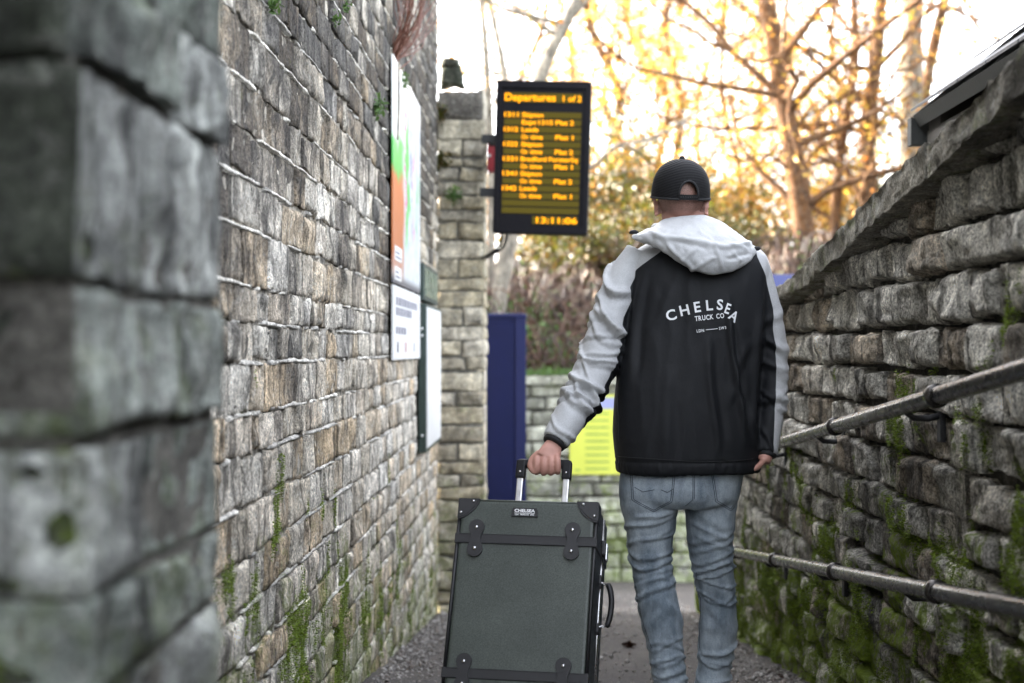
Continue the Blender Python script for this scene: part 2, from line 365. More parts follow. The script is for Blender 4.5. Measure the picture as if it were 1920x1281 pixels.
def mortar_ridges(name, parent, m, courses, origin, along, normal, a0, a1, seed, hgt=.016, out=.012):
    """ribbon pointing: one uneven strip of mortar along every bed joint"""
    rng = np.random.default_rng(seed); origin = np.array(origin, float); along = np.array(along, float); normal = np.array(normal, float)
    n = int((a1-a0)/.022); a = np.linspace(a0, a1, n); acc = Acc()
    for (z, _) in courses:
        def wob(sc, am):
            return am*sum(np.sin(a*rng.uniform(.6, 1.6)*sc*(1.9**k)+rng.uniform(0, 6.28))/(1+.5*k) for k in range(5))
        brk = (np.sin(a*rng.uniform(1.5, 4)+rng.uniform(0,6))+.8*np.sin(a*rng.uniform(7, 13)+rng.uniform(0,6))+.4*np.sin(a*37+rng.uniform(0,6)) > -.1)
        zc = z + wob(6, .0016); hh = hgt*(.75+np.clip(wob(14, .20), -.4, .6)); o = np.where(brk, out+wob(12, .0016), -.02)
        prof = [(-1.0, -.03), (-.8, -.1), (-.35, 1.0), (.35, .85), (.9, -.1), (1.0, -.03)]
        V = np.stack([origin + a[:,None]*along + normal*((o*oo if oo > 0 else np.full_like(o, -.012))[:,None]) + np.stack([0*a, 0*a, zc+hh*hz], -1) for hz, oo in prof], 1)
        k = len(prof); i = np.arange(n-1)[:,None]*k + np.arange(k-1)[None,:]
        Q = np.stack([i, i+1, i+k+1, i+k], -1).reshape(-1,4)
        acc.add(V.reshape(-1,3), Q)
    return link(name, acc.mesh(name, True), m, parent)

XL, XR = -.74, 1.08
# tall wall on the passage's left
lw = empty('tall_stone_wall', (XL, 6, gz(6)), 'tall coursed stone wall carrying the map poster, weathered pale grey with white pointing', 'wall')
box('wall_core', XL-.42, XL-.0075, -6, 9.9, -2.6, 3.0, M['mortar_m'], lw)
cl = masonry('L', lw, M['stone_l'], (XL,0,0), (0,1,0), (1,0,0), 1.0, 9.9, -1.95, 3.0, .118, (.13,.36), 11, bulge=.007, rough=.0050, res=(10,7), gap=.011, corner=.010, p=12.0, hvar=.22)
mortar_ridges('pointing', lw, M['mortar_l'], cl, (XL,0,0), (0,1,0), (1,0,0), 1.9, 9.9, 3, .0125, .0045)
for i in range(9):
    y0 = -.3+i*1.15
    V, Fc = stone_arr(np.random.default_rng(80+i), 1.14, .13, .5, .01, .006, 10, 4, .01)
    W = np.stack([XL+.05+V[:,1], y0+V[:,0], 3.065+V[:,2]], -1); c = W.mean(0)
    link('coping_stone', mesh_np('coping_stone', W-c, Fc, True), M['stone_c'], lw, loc=c)

# near pillar standing out of that wall
PX, PY0, PY1 = -.455, 1.40, 2.02
npil = empty('stone_pier', (PX-.3, 1.7, gz(1.7)), 'dark rough stone pier jutting from the tall wall, in shade and blurred', 'pier')
box('pier_core', PX-.55, PX-.012, PY0+.012, PY1-.02, -1.1, 1.6, M['mortar_p'], npil)
rng = np.random.default_rng(41); z = -1.0; flip = 0
hs = [.13,.19,.12,.21,.10,.16,.15,.22,.12,.18,.13,.2,.14,.19,.13]
for h in hs:
    q = PY0 + (.22 if flip else .36)
    for (y0, y1) in ((PY0, q), (q, PY1)):
        V, Fc = stone_arr(rng, y1-y0-.020, h-.014, .12, .010, .008, 14, 10, .008, 9)
        W = np.stack([PX+V[:,1]+rng.uniform(-.010,.008), (y0+y1)/2+V[:,0], z+h/2+V[:,2]], -1); c = W.mean(0)
        link('stone', mesh_np('stone', W-c, Fc, True), M['stone_n'], npil, loc=c)
    xq = PX - (.34 if flip else .2)
    for (x0, x1) in ((xq, PX), (PX-.55, xq)):
        V, Fc = stone_arr(rng, x1-x0-.020, h-.014, .10, .010, .008, 14, 10, .008, 9)
        W = np.stack([(x0+x1)/2+V[:,0], PY0-V[:,1]+rng.uniform(-.01,.02), z+h/2+V[:,2]], -1); c = W.mean(0)
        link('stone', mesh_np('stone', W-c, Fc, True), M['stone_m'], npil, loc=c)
    z += h; flip = 1-flip

# pillar closing the tall wall at its far end
FPY = 9.9; px0, px1 = P(818,0,FPY).x, P(908,0,FPY).x; ptop = P(0,168,FPY).z
fp = empty('stone_pillar', ((px0+px1)/2, FPY+.2, gz(FPY)), 'narrow buff stone pillar beside the departures screen, weathered cap on top', 'pillar')
box('pillar_core', px0+.012, px1-.012, FPY+.012, FPY+.40, -2.2, ptop-.02, M['mortar_p'], fp)
rng = np.random.default_rng(77); z = ptop; k = 0
hts = [.215,.135,.125,.07,.095,.10,.10,.085,.12,.135]
while z > -1.95:
    h = hts[k] if k < len(hts) else rng.uniform(.085, .15)
    split = [] if (k in (0,1,5,7,9) or (k > 9 and rng.random() < .42)) else [rng.uniform(.38,.62)]
    ed = [px0]+[px0+(px1-px0)*s for s in split]+[px1]
    for a, b_ in zip(ed[:-1], ed[1:]):
        V, Fc = stone_arr(rng, b_-a-.012, h-.014, .05, .014, .006, 8, 6, .010)
        W = np.stack([(a+b_)/2+V[:,0], FPY-V[:,1]+rng.uniform(-.006,.004), z-h/2+V[:,2]], -1); c = W.mean(0)
        link('stone' if k else 'cap_stone', mesh_np('stone', W-c, Fc, True), M['stone_p'] if k else M['stone_c'], fp, loc=c)
    V, Fc = stone_arr(rng, .40, h-.012, .05, .012, .005, 8, 5, .010)
    W = np.stack([px1+V[:,1], FPY+.21+V[:,0], z-h/2+V[:,2]], -1); c = W.mean(0)
    link('stone', mesh_np('stone', W-c, Fc, True), M['stone_p'], fp, loc=c)
    z -= h; k += 1
fin = Acc(); rng = np.random.default_rng(3)
for (cx, cz, sx, sz) in ((848, 143, .15, .15), (844, 118, .11, .07)):
    q = P(cx, cz, FPY+.15); V, Fc = stone_arr(rng, sx, sz, .07, .05, .010, 8, 6, .02)
    fin.add(np.stack([q.x+V[:,0], q.y-V[:,1], q.z+V[:,2]], -1), Fc)
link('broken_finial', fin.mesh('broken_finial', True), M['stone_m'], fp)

# ramp wall on the right with sloping coping
rw = empty('ramp_stone_wall', (XR, 6, gz(6)), 'mossy rock-faced stone wall under the handrails with sloping coping', 'wall')
TOPH = 1.565
topf = lambda y: gz(y)+TOPH
core = Acc(); yy = [-6, 9.95]
core.add([(XR+.030, y, z) for y in yy for z in (-2.6, topf(y))] + [(XR+.36, y, z) for y in yy for z in (-2.6, topf(y))], [(0,1,3,2),(4,6,7,5),(1,5,7,3),(0,4,5,1),(2,3,7,6),(0,2,6,4)])
link('wall_core', core.mesh('wall_core'), M['mortar_d'], rw)
masonry('R', rw, M['stone_r'], (XR,0,0), (0,1,0), (-1,0,0), 1.4, 9.95, -1.95, .95, .125, (.22,.48), 23, bulge=.030, rough=.0085, res=(16,10), gap=.017, p=12.0, depth=.09,
        top=topf, bottom=lambda y: gz(y)-.1, corner=.012, hvar=.09)
y = -2.0; rng = np.random.default_rng(9)
while y < 9.9:
    L = min(rng.uniform(.55, .95), 9.98-y); 
    if L < .2: break
    V, Fc = stone_arr(rng, L-.012, .080, .40, .014, .007, 30, 8, .012, 10)
    yy_ = y+L/2+V[:,0]
    W = np.stack([XR-.085-V[:,1], yy_, gz(yy_)+TOPH+.046+V[:,2]], -1)
    c = W.mean(0)
    link('coping_stone', mesh_np('coping_stone', W-c, [f[::-1] for f in Fc], True), M['stone_c'], rw, loc=c)
    y += L

# low wall at the foot of the ramp
EY = 14.5; etop = P(0,722,EY).z
ew = empty('low_stone_wall', (0, EY, gz(EY)), 'low green-stained stone wall at the foot of the ramp below the brambles', 'wall')
box('wall_core', -4, 5, EY+.02, EY+.36, -2.7, etop-.02, M['mortar_d'], ew)
masonry('E', ew, M['stone_e'], (0,EY,0), (1,0,0), (0,-1,0), -1.6, 2.2, -2.4, etop, .15, (.22,.5), 31, bulge=.016, rough=.006, res=(8,5), gap=.016)
for i in range(6):
    V, Fc = stone_arr(np.random.default_rng(300+i), .82, .085, .36, .014, .006, 10, 4, .01)
    W = np.stack([-2.0+i*.83+V[:,0], EY-.04-V[:,1], etop+.045+V[:,2]], -1); c = W.mean(0)
    link('coping_stone', mesh_np('coping_stone', W-c, Fc, True), M['stone_e'], ew, loc=c)

# ------------------------------------------------------------------ handrails
def handrail(h, label, y_end):
    x = XR-.10; t = empty('handrail', (x, 4, gz(4)), label, 'handrail', 'handrails on the ramp wall')
    f = lambda y: Vector((x, y, gz(y)+h))
    tube('pipe', [f(y) for y in np.linspace(-1, y_end, 12)], .0235, M['metal_rail'], t, 20, ref=(1,0,0))
    for y in np.arange(1.08, y_end, 1.236):
        a = f(y); d = Vector((0,1,-SL)).normalized()
        s = [a-d*.018, a-d*.014, a+d*.014, a+d*.018]
        tube('collar', s, [.0255,.031,.031,.0255], M['metal_rail'], t, 20, ref=(1,0,0))
        b = a+d*.30
        tube('bracket', [b+Vector((.0,0,-.018)), b+Vector((.02,0,-.034)), b+Vector((.06,0,-.036)), b+Vector((.105,0,-.025))], .009, M['metal_dark'], t, 8)
        p_ = b+Vector((.088,0,-.03)); box('wall_plate', p_.x, p_.x+.016, p_.y-.018, p_.y+.018, p_.z-.07, p_.z+.075, M['metal_dark'], t, .003)
    tube('end_cap', [f(y_end), f(y_end+.012), f(y_end+.02)], [.027,.027,.012], M['metal_dark'], t, 16, ref=(1,0,0))
    return t
handrail(.985, 'upper tubular steel handrail at waist height on the mossy wall', 9.6)
handrail(.497, 'lower tubular steel handrail at knee height on the mossy wall', 9.6)
#PART2
# ------------------------------------------------------------------ departures screen
BY = 9.45
bc = P(1016, 295, BY); BW, BH = 179*BY/F, 287*BY/F
bd = empty('departures_screen', label='black departures screen with glowing amber train times beside the pillar', cat='screen',
           mat=Matrix.Translation(bc) @ Matrix.Rotation(R(1.7), 4, 'Y') @ Matrix.Rotation(R(-3), 4, 'Z'))
M['led'] = emis('amber_led', (1.0, .36, .005), .15)
M['row'] = emis('dim_led_row', (.42, .33, .04), .016)  # row strips behind the text, given a faint glow of their own
M['housing'] = plain('black_housing', (.0035,.003,.005), .6, 0, .2, 20, spec=.15)
box('housing', -BW/2, BW/2, 0, .14, -BH/2, BH/2, M['housing'], bd, .012, True)
fr = Acc(); t_ = .036
for q in ((-BW/2+.004, BW/2-.004, BH/2-.05, BH/2-.004), (-BW/2+.004, BW/2-.004, -BH/2+.004, -BH/2+.045), (-BW/2+.004, -BW/2+t_, -BH/2+.0455, BH/2-.0505), (BW/2-t_, BW/2-.004, -BH/2+.0455, BH/2-.0505)):
    fr.add(box_v(q[0], q[1], -.016, .002, q[2], q[3]), BOXF)
link('bezel', fr.mesh('bezel'), M['housing'], bd, local=True)
k_ = BH/1190.0
X_ = lambda c: -BW/2 + (c-42)*k_; Z_ = lambda c: BH/2 - (c-45)*k_
def led(name, s, x0, x1, yb, capc, yoff=-.0075):
    me = text_mesh(name, s, 1.0, .020)
    co = np.empty(len(me.vertices)*3); me.vertices.foreach_get('co', co); co = co.reshape(-1,3)
    w_ = co[:,0].max()-co[:,0].min(); sx = (X_(x1)-X_(x0))/w_; sz = capc*k_/.73
    out = np.stack([X_(x0)+(co[:,0]-co[:,0].min())*sx, np.full(len(co), yoff), Z_(yb)+co[:,1]*sz], -1)
    me.vertices.foreach_set('co', out.astype(np.float32).ravel()); me.update()
    return link(name, me, M['led'], bd, local=True)
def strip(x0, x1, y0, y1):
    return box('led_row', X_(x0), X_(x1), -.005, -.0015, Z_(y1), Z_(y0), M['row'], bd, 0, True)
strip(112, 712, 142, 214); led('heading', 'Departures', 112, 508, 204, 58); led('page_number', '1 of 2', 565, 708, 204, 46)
rows = [('1311','Skipton',None), (None,'Expt 1315','Plat 2'), ('1312','Leeds',None), (None,'On time','Plat 1'), ('1322','Skipton',None), (None,'On time','Plat 2'),
        ('1331','Bradford ForsterSq',None), (None,'On time','Plat 1'), ('1341','Skipton',None), (None,'On time','Plat 2'), ('1342','Leeds',None), (None,'On time','Plat 1'), (None,)*3, (None,)*3]
wid = {'Skipton':165, 'Leeds':130, 'On time':165, 'Expt 1315':240, 'Bradford ForsterSq':440}
for i, (a, b_, c) in enumerate(rows):
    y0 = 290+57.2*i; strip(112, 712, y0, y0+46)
    if a: led('train_time', a, 112, 222, y0+41, 37)
    if b_ == 'On time': led('status', 'On', 250, 300, y0+41, 37); led('status', 'time', 320, 415, y0+41, 37)
    elif b_ == 'Expt 1315': led('status', 'Expt', 250, 362, y0+41, 37); led('status', '1315', 380, 490, y0+41, 37)
    elif b_: led('destination' if a else 'status', b_, 250, 250+wid[b_], y0+41, 37)
    if c: led('platform', c, 514, 654, y0+41, 37)
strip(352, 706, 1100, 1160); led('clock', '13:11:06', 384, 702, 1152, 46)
for dx in (0, .03):
    a = Vector((-BW/2+.06+dx, .08, -BH/2)); tube('conduit', catmull([a+Vector((0,0,.03)), a+Vector((0,0,-.03)), a+Vector((-.02,0,-.09)), a+Vector((-.08,.05,-.13)), a+Vector((-.17,.40,-.14))], 16), .009, M['black_plastic'], bd, 8, True)
box('wall_bracket', -BW/2-.10, -BW/2+.04, .10, .135, .10, .16, M['metal_dark'], bd, .004, True)
box('wall_bracket', -BW/2-.10, -BW/2+.04, .10, .135, -.26, -.20, M['metal_dark'], bd, .004, True)

# red box on the pillar's side behind the screen
q = P(921, 288, 10.05); rb_ = empty('red_alarm_box', q, 'small red box on the pillar behind the departures screen', 'box')
box('case', px1+.015, q.x+.06, 10.0, 10.14, q.z-.13, q.z+.11, M['red_paint'], rb_, .012)
box('slot', px1+.03, q.x+.05, 9.994, 10.0, q.z+.045, q.z+.07, M['black_plastic'], rb_)
box('label', q.x-.02, q.x, 9.994, 10.0, q.z-.03, q.z-.01, M['white_paper'], rb_)

# ------------------------------------------------------------------ posters on the tall wall
def map_mat():
    m, nt, b = new_mat('printed_map'); g = nd(nt, 'ShaderNodeNewGeometry'); pos = g.outputs['Position']
    s = nd(nt, 'ShaderNodeSeparateXYZ', {0:pos}); y, z = s.outputs[1], s.outputs[2]
    n = noi(nt, pos, 3.5, 5, .6); n2 = noi(nt, pos, 14, 6, .7)
    c = mix(nt, ramp(nt, n2, [(.4, 0), (.6, .6)]), (.62,.64,.66,1), (.30,.36,.38,1))
    yn = nd(nt, 'ShaderNodeMapRange', {0:y, 1:6.74, 2:8.2}).outputs[0]; zn = nd(nt, 'ShaderNodeMapRange', {0:z, 1:.31, 2:1.38}).outputs[0]
    w_ = mth(nt, 'ADD', yn, mth(nt, 'MULTIPLY', mth(nt, 'SUBTRACT', n, .5), .5))
    zz = mth(nt, 'ADD', zn, mth(nt, 'MULTIPLY', mth(nt, 'SUBTRACT', n, .5), .3))
    left = ramp(nt, w_, [(.28, 1), (.40, 0)])
    lc = ramp(nt, zz, [(.0, (.45,.42,.40)), (.16, (.42,.14,.05)), (.50, (.50,.15,.04)), (.56, (.08,.42,.08)), (.66, (.12,.48,.12)), (.70, (.66,.68,.66))])
    c = mix(nt, left, c, lc)
    for (a, wd, col) in ((.42, .02, (.55,.05,.25)), (.50, .05, (.10,.45,.10)), (.62, .018, (.10,.14,.40)), (.74, .016, (.50,.08,.30)), (.86, .02, (.20,.45,.25))):
        d = mth(nt, 'ABSOLUTE', mth(nt, 'SUBTRACT', w_, a)); k = ramp(nt, d, [(wd*.6, 1), (wd, 0)])
        c = mix(nt, mth(nt, 'MULTIPLY', k, ramp(nt, zn, [(.15, 0), (.3, 1), (.8, 1), (.9, 0)])), c, (*col, 1))
    c = mix(nt, ramp(nt, zn, [(.88, 0), (.90, 1)]), c, (.74,.74,.74,1))
    c = mix(nt, ramp(nt, zn, [(.02, 1), (.06, 0)]), c, (.10,.10,.11,1))
    nt.links.new(c, b.inputs['Base Color']); b.inputs['Roughness'].default_value = .35; return m
M['map'] = map_mat()
pm = empty('map_poster', (XL+.02, 7.47, .30), 'tall coloured map poster with orange and green patches on the stone wall', 'poster')
box('sheet', XL+.016, XL+.026, 6.74, 8.2, .318, 1.40, M['map'], pm, .002)
for (z0, z1, y1) in ((.43,.50,.34), (.335,.40,.30)):
    box('printed_panel', XL+.0265, XL+.0275, 6.80, 6.80+y1, z0, z1, M['white_paper'], pm)
    for j in range(2): box('printed_line', XL+.0278, XL+.0284, 6.84, 6.80+y1-.06*(j+1), z0+.012+j*.022, z0+.022+j*.022, M['ink'], pm)
nn = empty('paper_notice', (XL+.02, 7.47, -.05), 'white printed notice directly below the coloured map poster', 'notice')
box('sheet', XL+.016, XL+.026, 6.74, 8.2, -.052, .308, M['white_paper'], nn, .002)
rng = np.random.default_rng(8)
for (z0, h, segs) in ((.215, .04, 9), (.165, .04, 7), (.075, .035, 4)):
    y = 6.86
    for j in range(segs):
        wd = rng.uniform(.06, .14); box('printed_line', XL+.0262, XL+.0270, y, y+wd, z0, z0+h, M['ink'], nn); y += wd+.03
for (yy0, col) in ((6.92, M['navy']), (7.32, M['red_paint']), (7.80, M['ink'])): box('emblem', XL+.0262, XL+.0270, yy0, yy0+.05, -.015, .035, col, nn)
nb = empty('notice_board', (XL+.03, 8.6, -.5), 'green-edged notice board with blank white face beside the stone pillar', 'notice board')
box('frame', XL+.014, XL+.058, 8.22, 9.35, -.60, .265, M['green_paint'], nb, .004)
box('panel', XL+.058, XL+.064, 8.25, 9.32, -.575, .245, M['white_paper'], nb, .002)
for z in (.12, .08, -.50): tube('screw', [(XL+.036, 8.222, z), (XL+.036, 8.214, z)], .008, M['white_paper'], nb, 8)
hb = empty('header_board', (XL+.03, 8.6, .28), 'small dark green framed panel above the white notice board', 'sign')
box('frame', XL+.014, XL+.046, 8.22, 9.30, .285, .50, M['green_paint'], hb, .004)
M['green_glass'] = plain('green_panel', (.12,.16,.12), .25, 0, .3, 6)
box('panel', XL+.046, XL+.05, 8.27, 9.25, .31, .475, M['green_glass'], hb, .001)

# ------------------------------------------------------------------ navy cabinet, timetable, blue board, shed
CY = 10.9; cx1 = P(985,0,CY).x; ct = P(0,588,CY).z
cb = empty('navy_cabinet', (cx1-.3, CY+.2, gz(CY)), 'tall navy blue metal cabinet standing behind the stone pillar', 'cabinet')
box('body', cx1-.62, cx1, CY, CY+.42, gz(CY)-.03, ct-.035, M['navy'], cb, .008)
box('lid', cx1-.635, cx1+.006, CY-.008, CY+.43, ct-.0345, ct, M['navy_edge'], cb, .008)
box('corner_post', cx1-.075, cx1+.004, CY-.014, CY+.02, gz(CY)-.03, ct-.036, M['navy_edge'], cb, .006)
box('door', cx1-.56, cx1-.085, CY-.010, CY+.01, gz(CY)+.10, ct-.075, M['navy'], cb, .006)
TY = EY-.05; tl = P(1068,740,TY); tb = P(1068,890,TY)
M['lilac'] = plain('lilac_print', (.25,.27,.45), .5, 0, .06, 5)
tt = empty('timetable_poster', (tl.x+.5, TY, tb.z), 'yellow timetable poster with lilac top band on the low wall', 'poster')
bw = .92
def rrect(x0, x1, z0, z1, r, n=5):
    o = []
    for cx, cz, a0 in ((x1-r, z1-r, 0), (x0+r, z1-r, 90), (x0+r, z0+r, 180), (x1-r, z0+r, 270)):
        for i in range(n+1): a = R(a0+90*i/n); o.append((cx+r*math.cos(a), cz+r*math.sin(a)))
    return o
prism('panel', rrect(tl.x, tl.x+bw, tb.z, tl.z, .03), TY, TY+.018, M['yellow'], tt)
box('top_band', tl.x+.006, tl.x+bw-.006, TY-.002, TY, tl.z-.145, tl.z-.03, M['lilac'], tt)
M['green_ink'] = plain('green_ink', (.10,.22,.05), .6)
for j in range(9):
    z = tl.z-.20-j*.07; box('printed_line', tl.x+.16, tl.x+.40, TY-.002, TY, z, z+.012, M['green_ink'], tt)
    if j % 3: box('printed_line', tl.x+.52, tl.x+.80, TY-.002, TY, z, z+.012, M['green_ink'], tt)
box('printed_line', tl.x+.05, tl.x+.11, TY-.002, TY, tb.z+.04, tb.z+.052, M['green_ink'], tt)
a = P(1330,515,13.4); b_ = P(1600,515,13.4)
bs = empty('blue_board', ((a.x+b_.x)/2, 13.4, gz(13.4)), 'plain blue board standing on posts beyond the ramp wall', 'board')
M['blue'] = plain('station_blue', (.045,.055,.17), .5, 0, .1, 5)
box('panel', a.x, b_.x, 13.38, 13.43, a.z-.55, a.z, M['blue'], bs, .006)
for x in (a.x+.25, b_.x-.25): box('post', x, x+.07, 13.431, 13.5, gz(13.4)-.05, a.z-.05, M['metal_dark'], bs, .005)

sh = empty('slate_shed', (2.4, 4.6, -2.5), 'small slate-roofed shed with dark timber eaves behind the sloping coping', 'shed')
e = P(1722, 240, 6.2); pit_ = math.tan(R(40)); rx = e.x+.80; rz = e.z+.80*pit_
box('wall', e.x+.03, e.x+1.57, 3.2, 6.17, -2.6, e.z-.02, M['render'], sh)
for yg in (3.21, 5.98): prism('gable', [(e.x+.035, e.z-.019), (e.x+.035, e.z+.026), (rx, rz-.003), (e.x+1.565, e.z+.026), (e.x+1.565, e.z-.019)], yg, yg+.18, M['render'], sh)
for s in (1, -1):
    w0 = rx-s*.80
    prism('roof', [(w0, e.z), (rx, rz), (rx, rz+.05), (w0-s*.03, e.z+.05)], 3.0, 6.18, M['timber'], sh)
    prism('fascia_board', [(w0-s*.035, e.z-.075), (w0+s*.16, e.z-.075), (w0+s*.16, e.z+.02), (w0-s*.035, e.z+.045)], 6.19, 6.25, M['timber'], sh)
    for j in range(9):
        for i in range(3):
            y0 = 3.02+j*.352; d0 = i*.27; x0 = w0+s*d0-s*.04; x1 = w0+s*(d0+.30); z0 = e.z+.055+d0*pit_; z1 = z0+.30*pit_
            ac = Acc(); ac.add([(x0,y0,z0+.010),(x0,y0+.34,z0+.010),(x1,y0+.34,z1-.002),(x1,y0,z1-.002),(x0,y0,z0+.022),(x0,y0+.34,z0+.022),(x1,y0+.34,z1+.006),(x1,y0,z1+.006)], BOXF)
            link('slate', ac.mesh('slate'), M['slate'], sh)
#PART3
# ------------------------------------------------------------------ suitcase
def suitcase():
    W, D, H = .405, .25, .63
    TILT, YAW = R(-23), R(-9.5)
    rot = Matrix.Rotation(YAW, 4, 'Z') @ Matrix.Rotation(R(.6), 4, 'Y') @ Matrix.Rotation(TILT, 4, 'X')
    tgt = (P(862, 942, 4.14)+P(1120, 936, 4.14))/2
    loc = tgt - (rot @ Vector((0, -D/2, H)))
    t = empty('suitcase', label='olive green trunk-style suitcase with black straps, pulled by its trolley handle', cat='suitcase', mat=Matrix.Translation(loc) @ rot)
    def fab():
        m, nt, b = new_mat('olive_fibreboard'); g = nd(nt, 'ShaderNodeNewGeometry')
        n = noi(nt, g.outputs['Position'], 320, 4, .75); n2 = noi(nt, g.outputs['Position'], 5, 4)
        c = mix(nt, 1.0, ramp(nt, n2, [(.3, (.034,.042,.035)), (.7, (.058,.069,.058))]), ramp(nt, n, [(.34, .5), (.66, 1.55)]), 'MULTIPLY')
        nt.links.new(c, b.inputs['Base Color']); b.inputs['Roughness'].default_value = .42; bump(nt, b, n, .35, .001); return m
    green = fab(); leather = plain('black_leather', (.008,.0075,.009), .45, 0, .3, 60, .5, 400)
    trim = plain('black_trim', (.004,.004,.005), .45, 0, .2, 60, .3, 300); metal = plain('polished_rivet', (.55,.55,.55), .25, 1.0, .1)
    alu = plain('brushed_aluminium', (.62,.61,.60), .35, .9, .08, 40)
    thread = plain('black_thread', (.006,.006,.007), .8)
    box('shell', -W/2+.004, W/2-.004, -D/2, D/2, .03, H, green, t, .012, True, 3)
    # black piping frame that runs round both edges and down the sides
    box('side_panel', W/2-.003, W/2+.003, -D/2+.012, D/2-.012, .035, H-.008, trim, t, .002, True)
    box('side_panel', -W/2-.003, -W/2+.003, -D/2+.012, D/2-.012, .035, H-.008, trim, t, .002, True)
    for x in (-W/2, W/2):
        tube('edge_piping', [(x*.992, -D/2+.004, .04), (x*.992, -D/2+.004, H-.006)], .0055, trim, t, 8, True, ref=(1,0,0))
    tube('seam_rail', [(W/2+.003, .02, .04), (W/2+.003, .02, H-.01)], .006, metal, t, 6, True, ref=(1,0,0))
    tube('edge_piping', [(-W/2+.03, -D/2+.004, H-.003), (W/2-.03, -D/2+.004, H-.003)], .004, green, t, 6, True)
    y = -D/2
    for zc in (H-.118, H-.505):
        box('strap', -W/2-.005, W/2+.005, y-.004, y+.002, zc-.0145, zc+.0145, leather, t, .0015, True)
        for x in (-W/2-.0055, W/2+.0005): box('strap', x, x+.005, y+.001, D/2+.003, zc-.0145, zc+.0145, leather, t, .001, True)
        st = Acc()
        for s in (-1, 1):
            for i in range(62):
                x = -W/2+.008+i*(W-.016)/61; st.add(box_v(x-.0021, x+.0021, y-.0052, y-.0038, zc+s*.0125-.0009, zc+s*.0125+.0009), BOXF)
        tag(link('stitching', st.mesh('stitching'), thread, t, local=True), kind='stuff')
        for xc in (-W/2+.058, W/2-.066):
            poly = []
            for i in range(48):
                a = 2*math.pi*i/48; c_, s_ = math.cos(a), math.sin(a)
                wv = .0235*(abs(c_)**.85)*(1 - .42*max(0, 1-(abs(s_)/.55)**2)) if True else 0
                zz = .055*s_
                h = abs(zz)/.055; half = .0225*math.sqrt(max(0, 1-((h-.60)/.40)**2)) if h > .60 else (.0225 - .0085*(math.cos(math.pi*min(1, h/.60))*.5+.5))
                poly.append((xc+math.copysign(half, c_), zc+zz))
            o = prism('buckle_patch', poly, y-.0105, y-.003, leather, t, True)
            for s in (-1, 1):
                tube('rivet', [(xc, y-.010, zc+s*.031), (xc, y-.0135, zc+s*.031), (xc, y-.0150, zc+s*.031)], [.0058,.0052,.0015], metal, o, 10, True, ref=(1,0,0))
    # leather corners with rivets
    for sx in (-1, 1):
        for sz in (1, -1):
            x0 = sx*(W/2+.002); z0 = H+.001 if sz > 0 else .029; rr = .062
            arc = [(x0 - sx*rr*math.cos(a)*1.0, z0 - sz*rr*math.sin(a)) for a in np.linspace(0, math.pi/2, 12)]
            # concave front edge, as on a trunk corner
            arc = [(x0 - sx*rr*(math.cos(a)**1.25), z0 - sz*rr*(math.sin(a)**1.25)) for a in np.linspace(0, math.pi/2, 12)]
            poly = [(x0, z0)] + arc
            o = prism('corner_patch', poly, y-.0045, y+.02, leather, t, True)
            tube('corner_seam', [(q[0]*1.0+sx*.004, y-.0048, q[1]+sz*.004) for q in arc], .0009, thread, o, 5, True)
            for (fx, fz) in ((.80, .16), (.16, .80)):
                rx_, rz_ = x0-sx*rr*fx*.86, z0-sz*rr*fz*.86
                tube('rivet', [(rx_, y-.004, rz_), (rx_, y-.0065, rz_), (rx_, y-.0078, rz_)], [.0042,.0038,.001], metal, o, 10, True, ref=(1,0,0))
            box('corner_side', (x0-.004 if sx > 0 else x0-.003), (x0+.003 if sx > 0 else x0+.004), y+.0, y+.06, (z0-.058 if sz > 0 else z0), (z0 if sz > 0 else z0+.058), leather, t, .002, True)
    # maker's plate
    npx, npz = -W/2+.195, H-.038
    pl = prism('name_plate', [(npx-.0385, npz-.011), (npx+.0385, npz-.011), (npx+.0385, npz+.006), (npx+.034, npz+.014), (npx-.034, npz+.014), (npx-.0385, npz+.006)], y-.006, y+.001, trim, t, True)
    white = plain('white_enamel', (.8,.8,.8), .4, 0, .03)
    for s, size, dz, wd in (('CHELSEA', .0125, .0015, .060), ('LDN   TRUCK CO   SW3', .006, -.0082, .056)):
        me = text_mesh('plate_lettering', s, 1, .03); co = np.empty(len(me.vertices)*3); me.vertices.foreach_get('co', co); co = co.reshape(-1,3)
        sx = wd/(co[:,0].max()-co[:,0].min()); out = np.stack([npx-wd/2+(co[:,0]-co[:,0].min())*sx, np.full(len(co), y-.0068), npz+dz+co[:,1]*size], -1)
        me.vertices.foreach_set('co', out.astype(np.float32).ravel()); me.update(); tag(link('plate_lettering', me, white, pl, local=True), kind='stuff')
    box('plate_rule', npx-.03, npx+.03, y-.0068, y-.0055, npz-.0022, npz-.0012, white, pl, 0, True)
    # trolley handle
    zt = H+.185
    for x in (-.072, .072):
        box('handle_tube', x-.0095, x+.0095, D/2-.036, D/2-.022, H-.02, zt-.02, alu, t, .003, True)
        box('handle_base', x-.016, x+.016, D/2-.042, D/2-.016, H-.002, H+.008, trim, t, .003, True)
    g = box('grip', -.082, .082, D/2-.043, D/2-.015, zt-.012, zt+.014, M['black_plastic'], t, .009, True, 3)
    for s in (-1, 1):
        box('grip_corner', s*.072-.0145, s*.072+.0145, D/2-.044, D/2-.014, zt-.048, zt+.010, M['black_plastic'], t, .005, True)
        tube('grip_screw', [(s*.072, D/2-.044, zt-.03), (s*.072, D/2-.046, zt-.03)], .004, metal, t, 8, True, ref=(1,0,0))
    # carrying handle on the side
    zc = .36
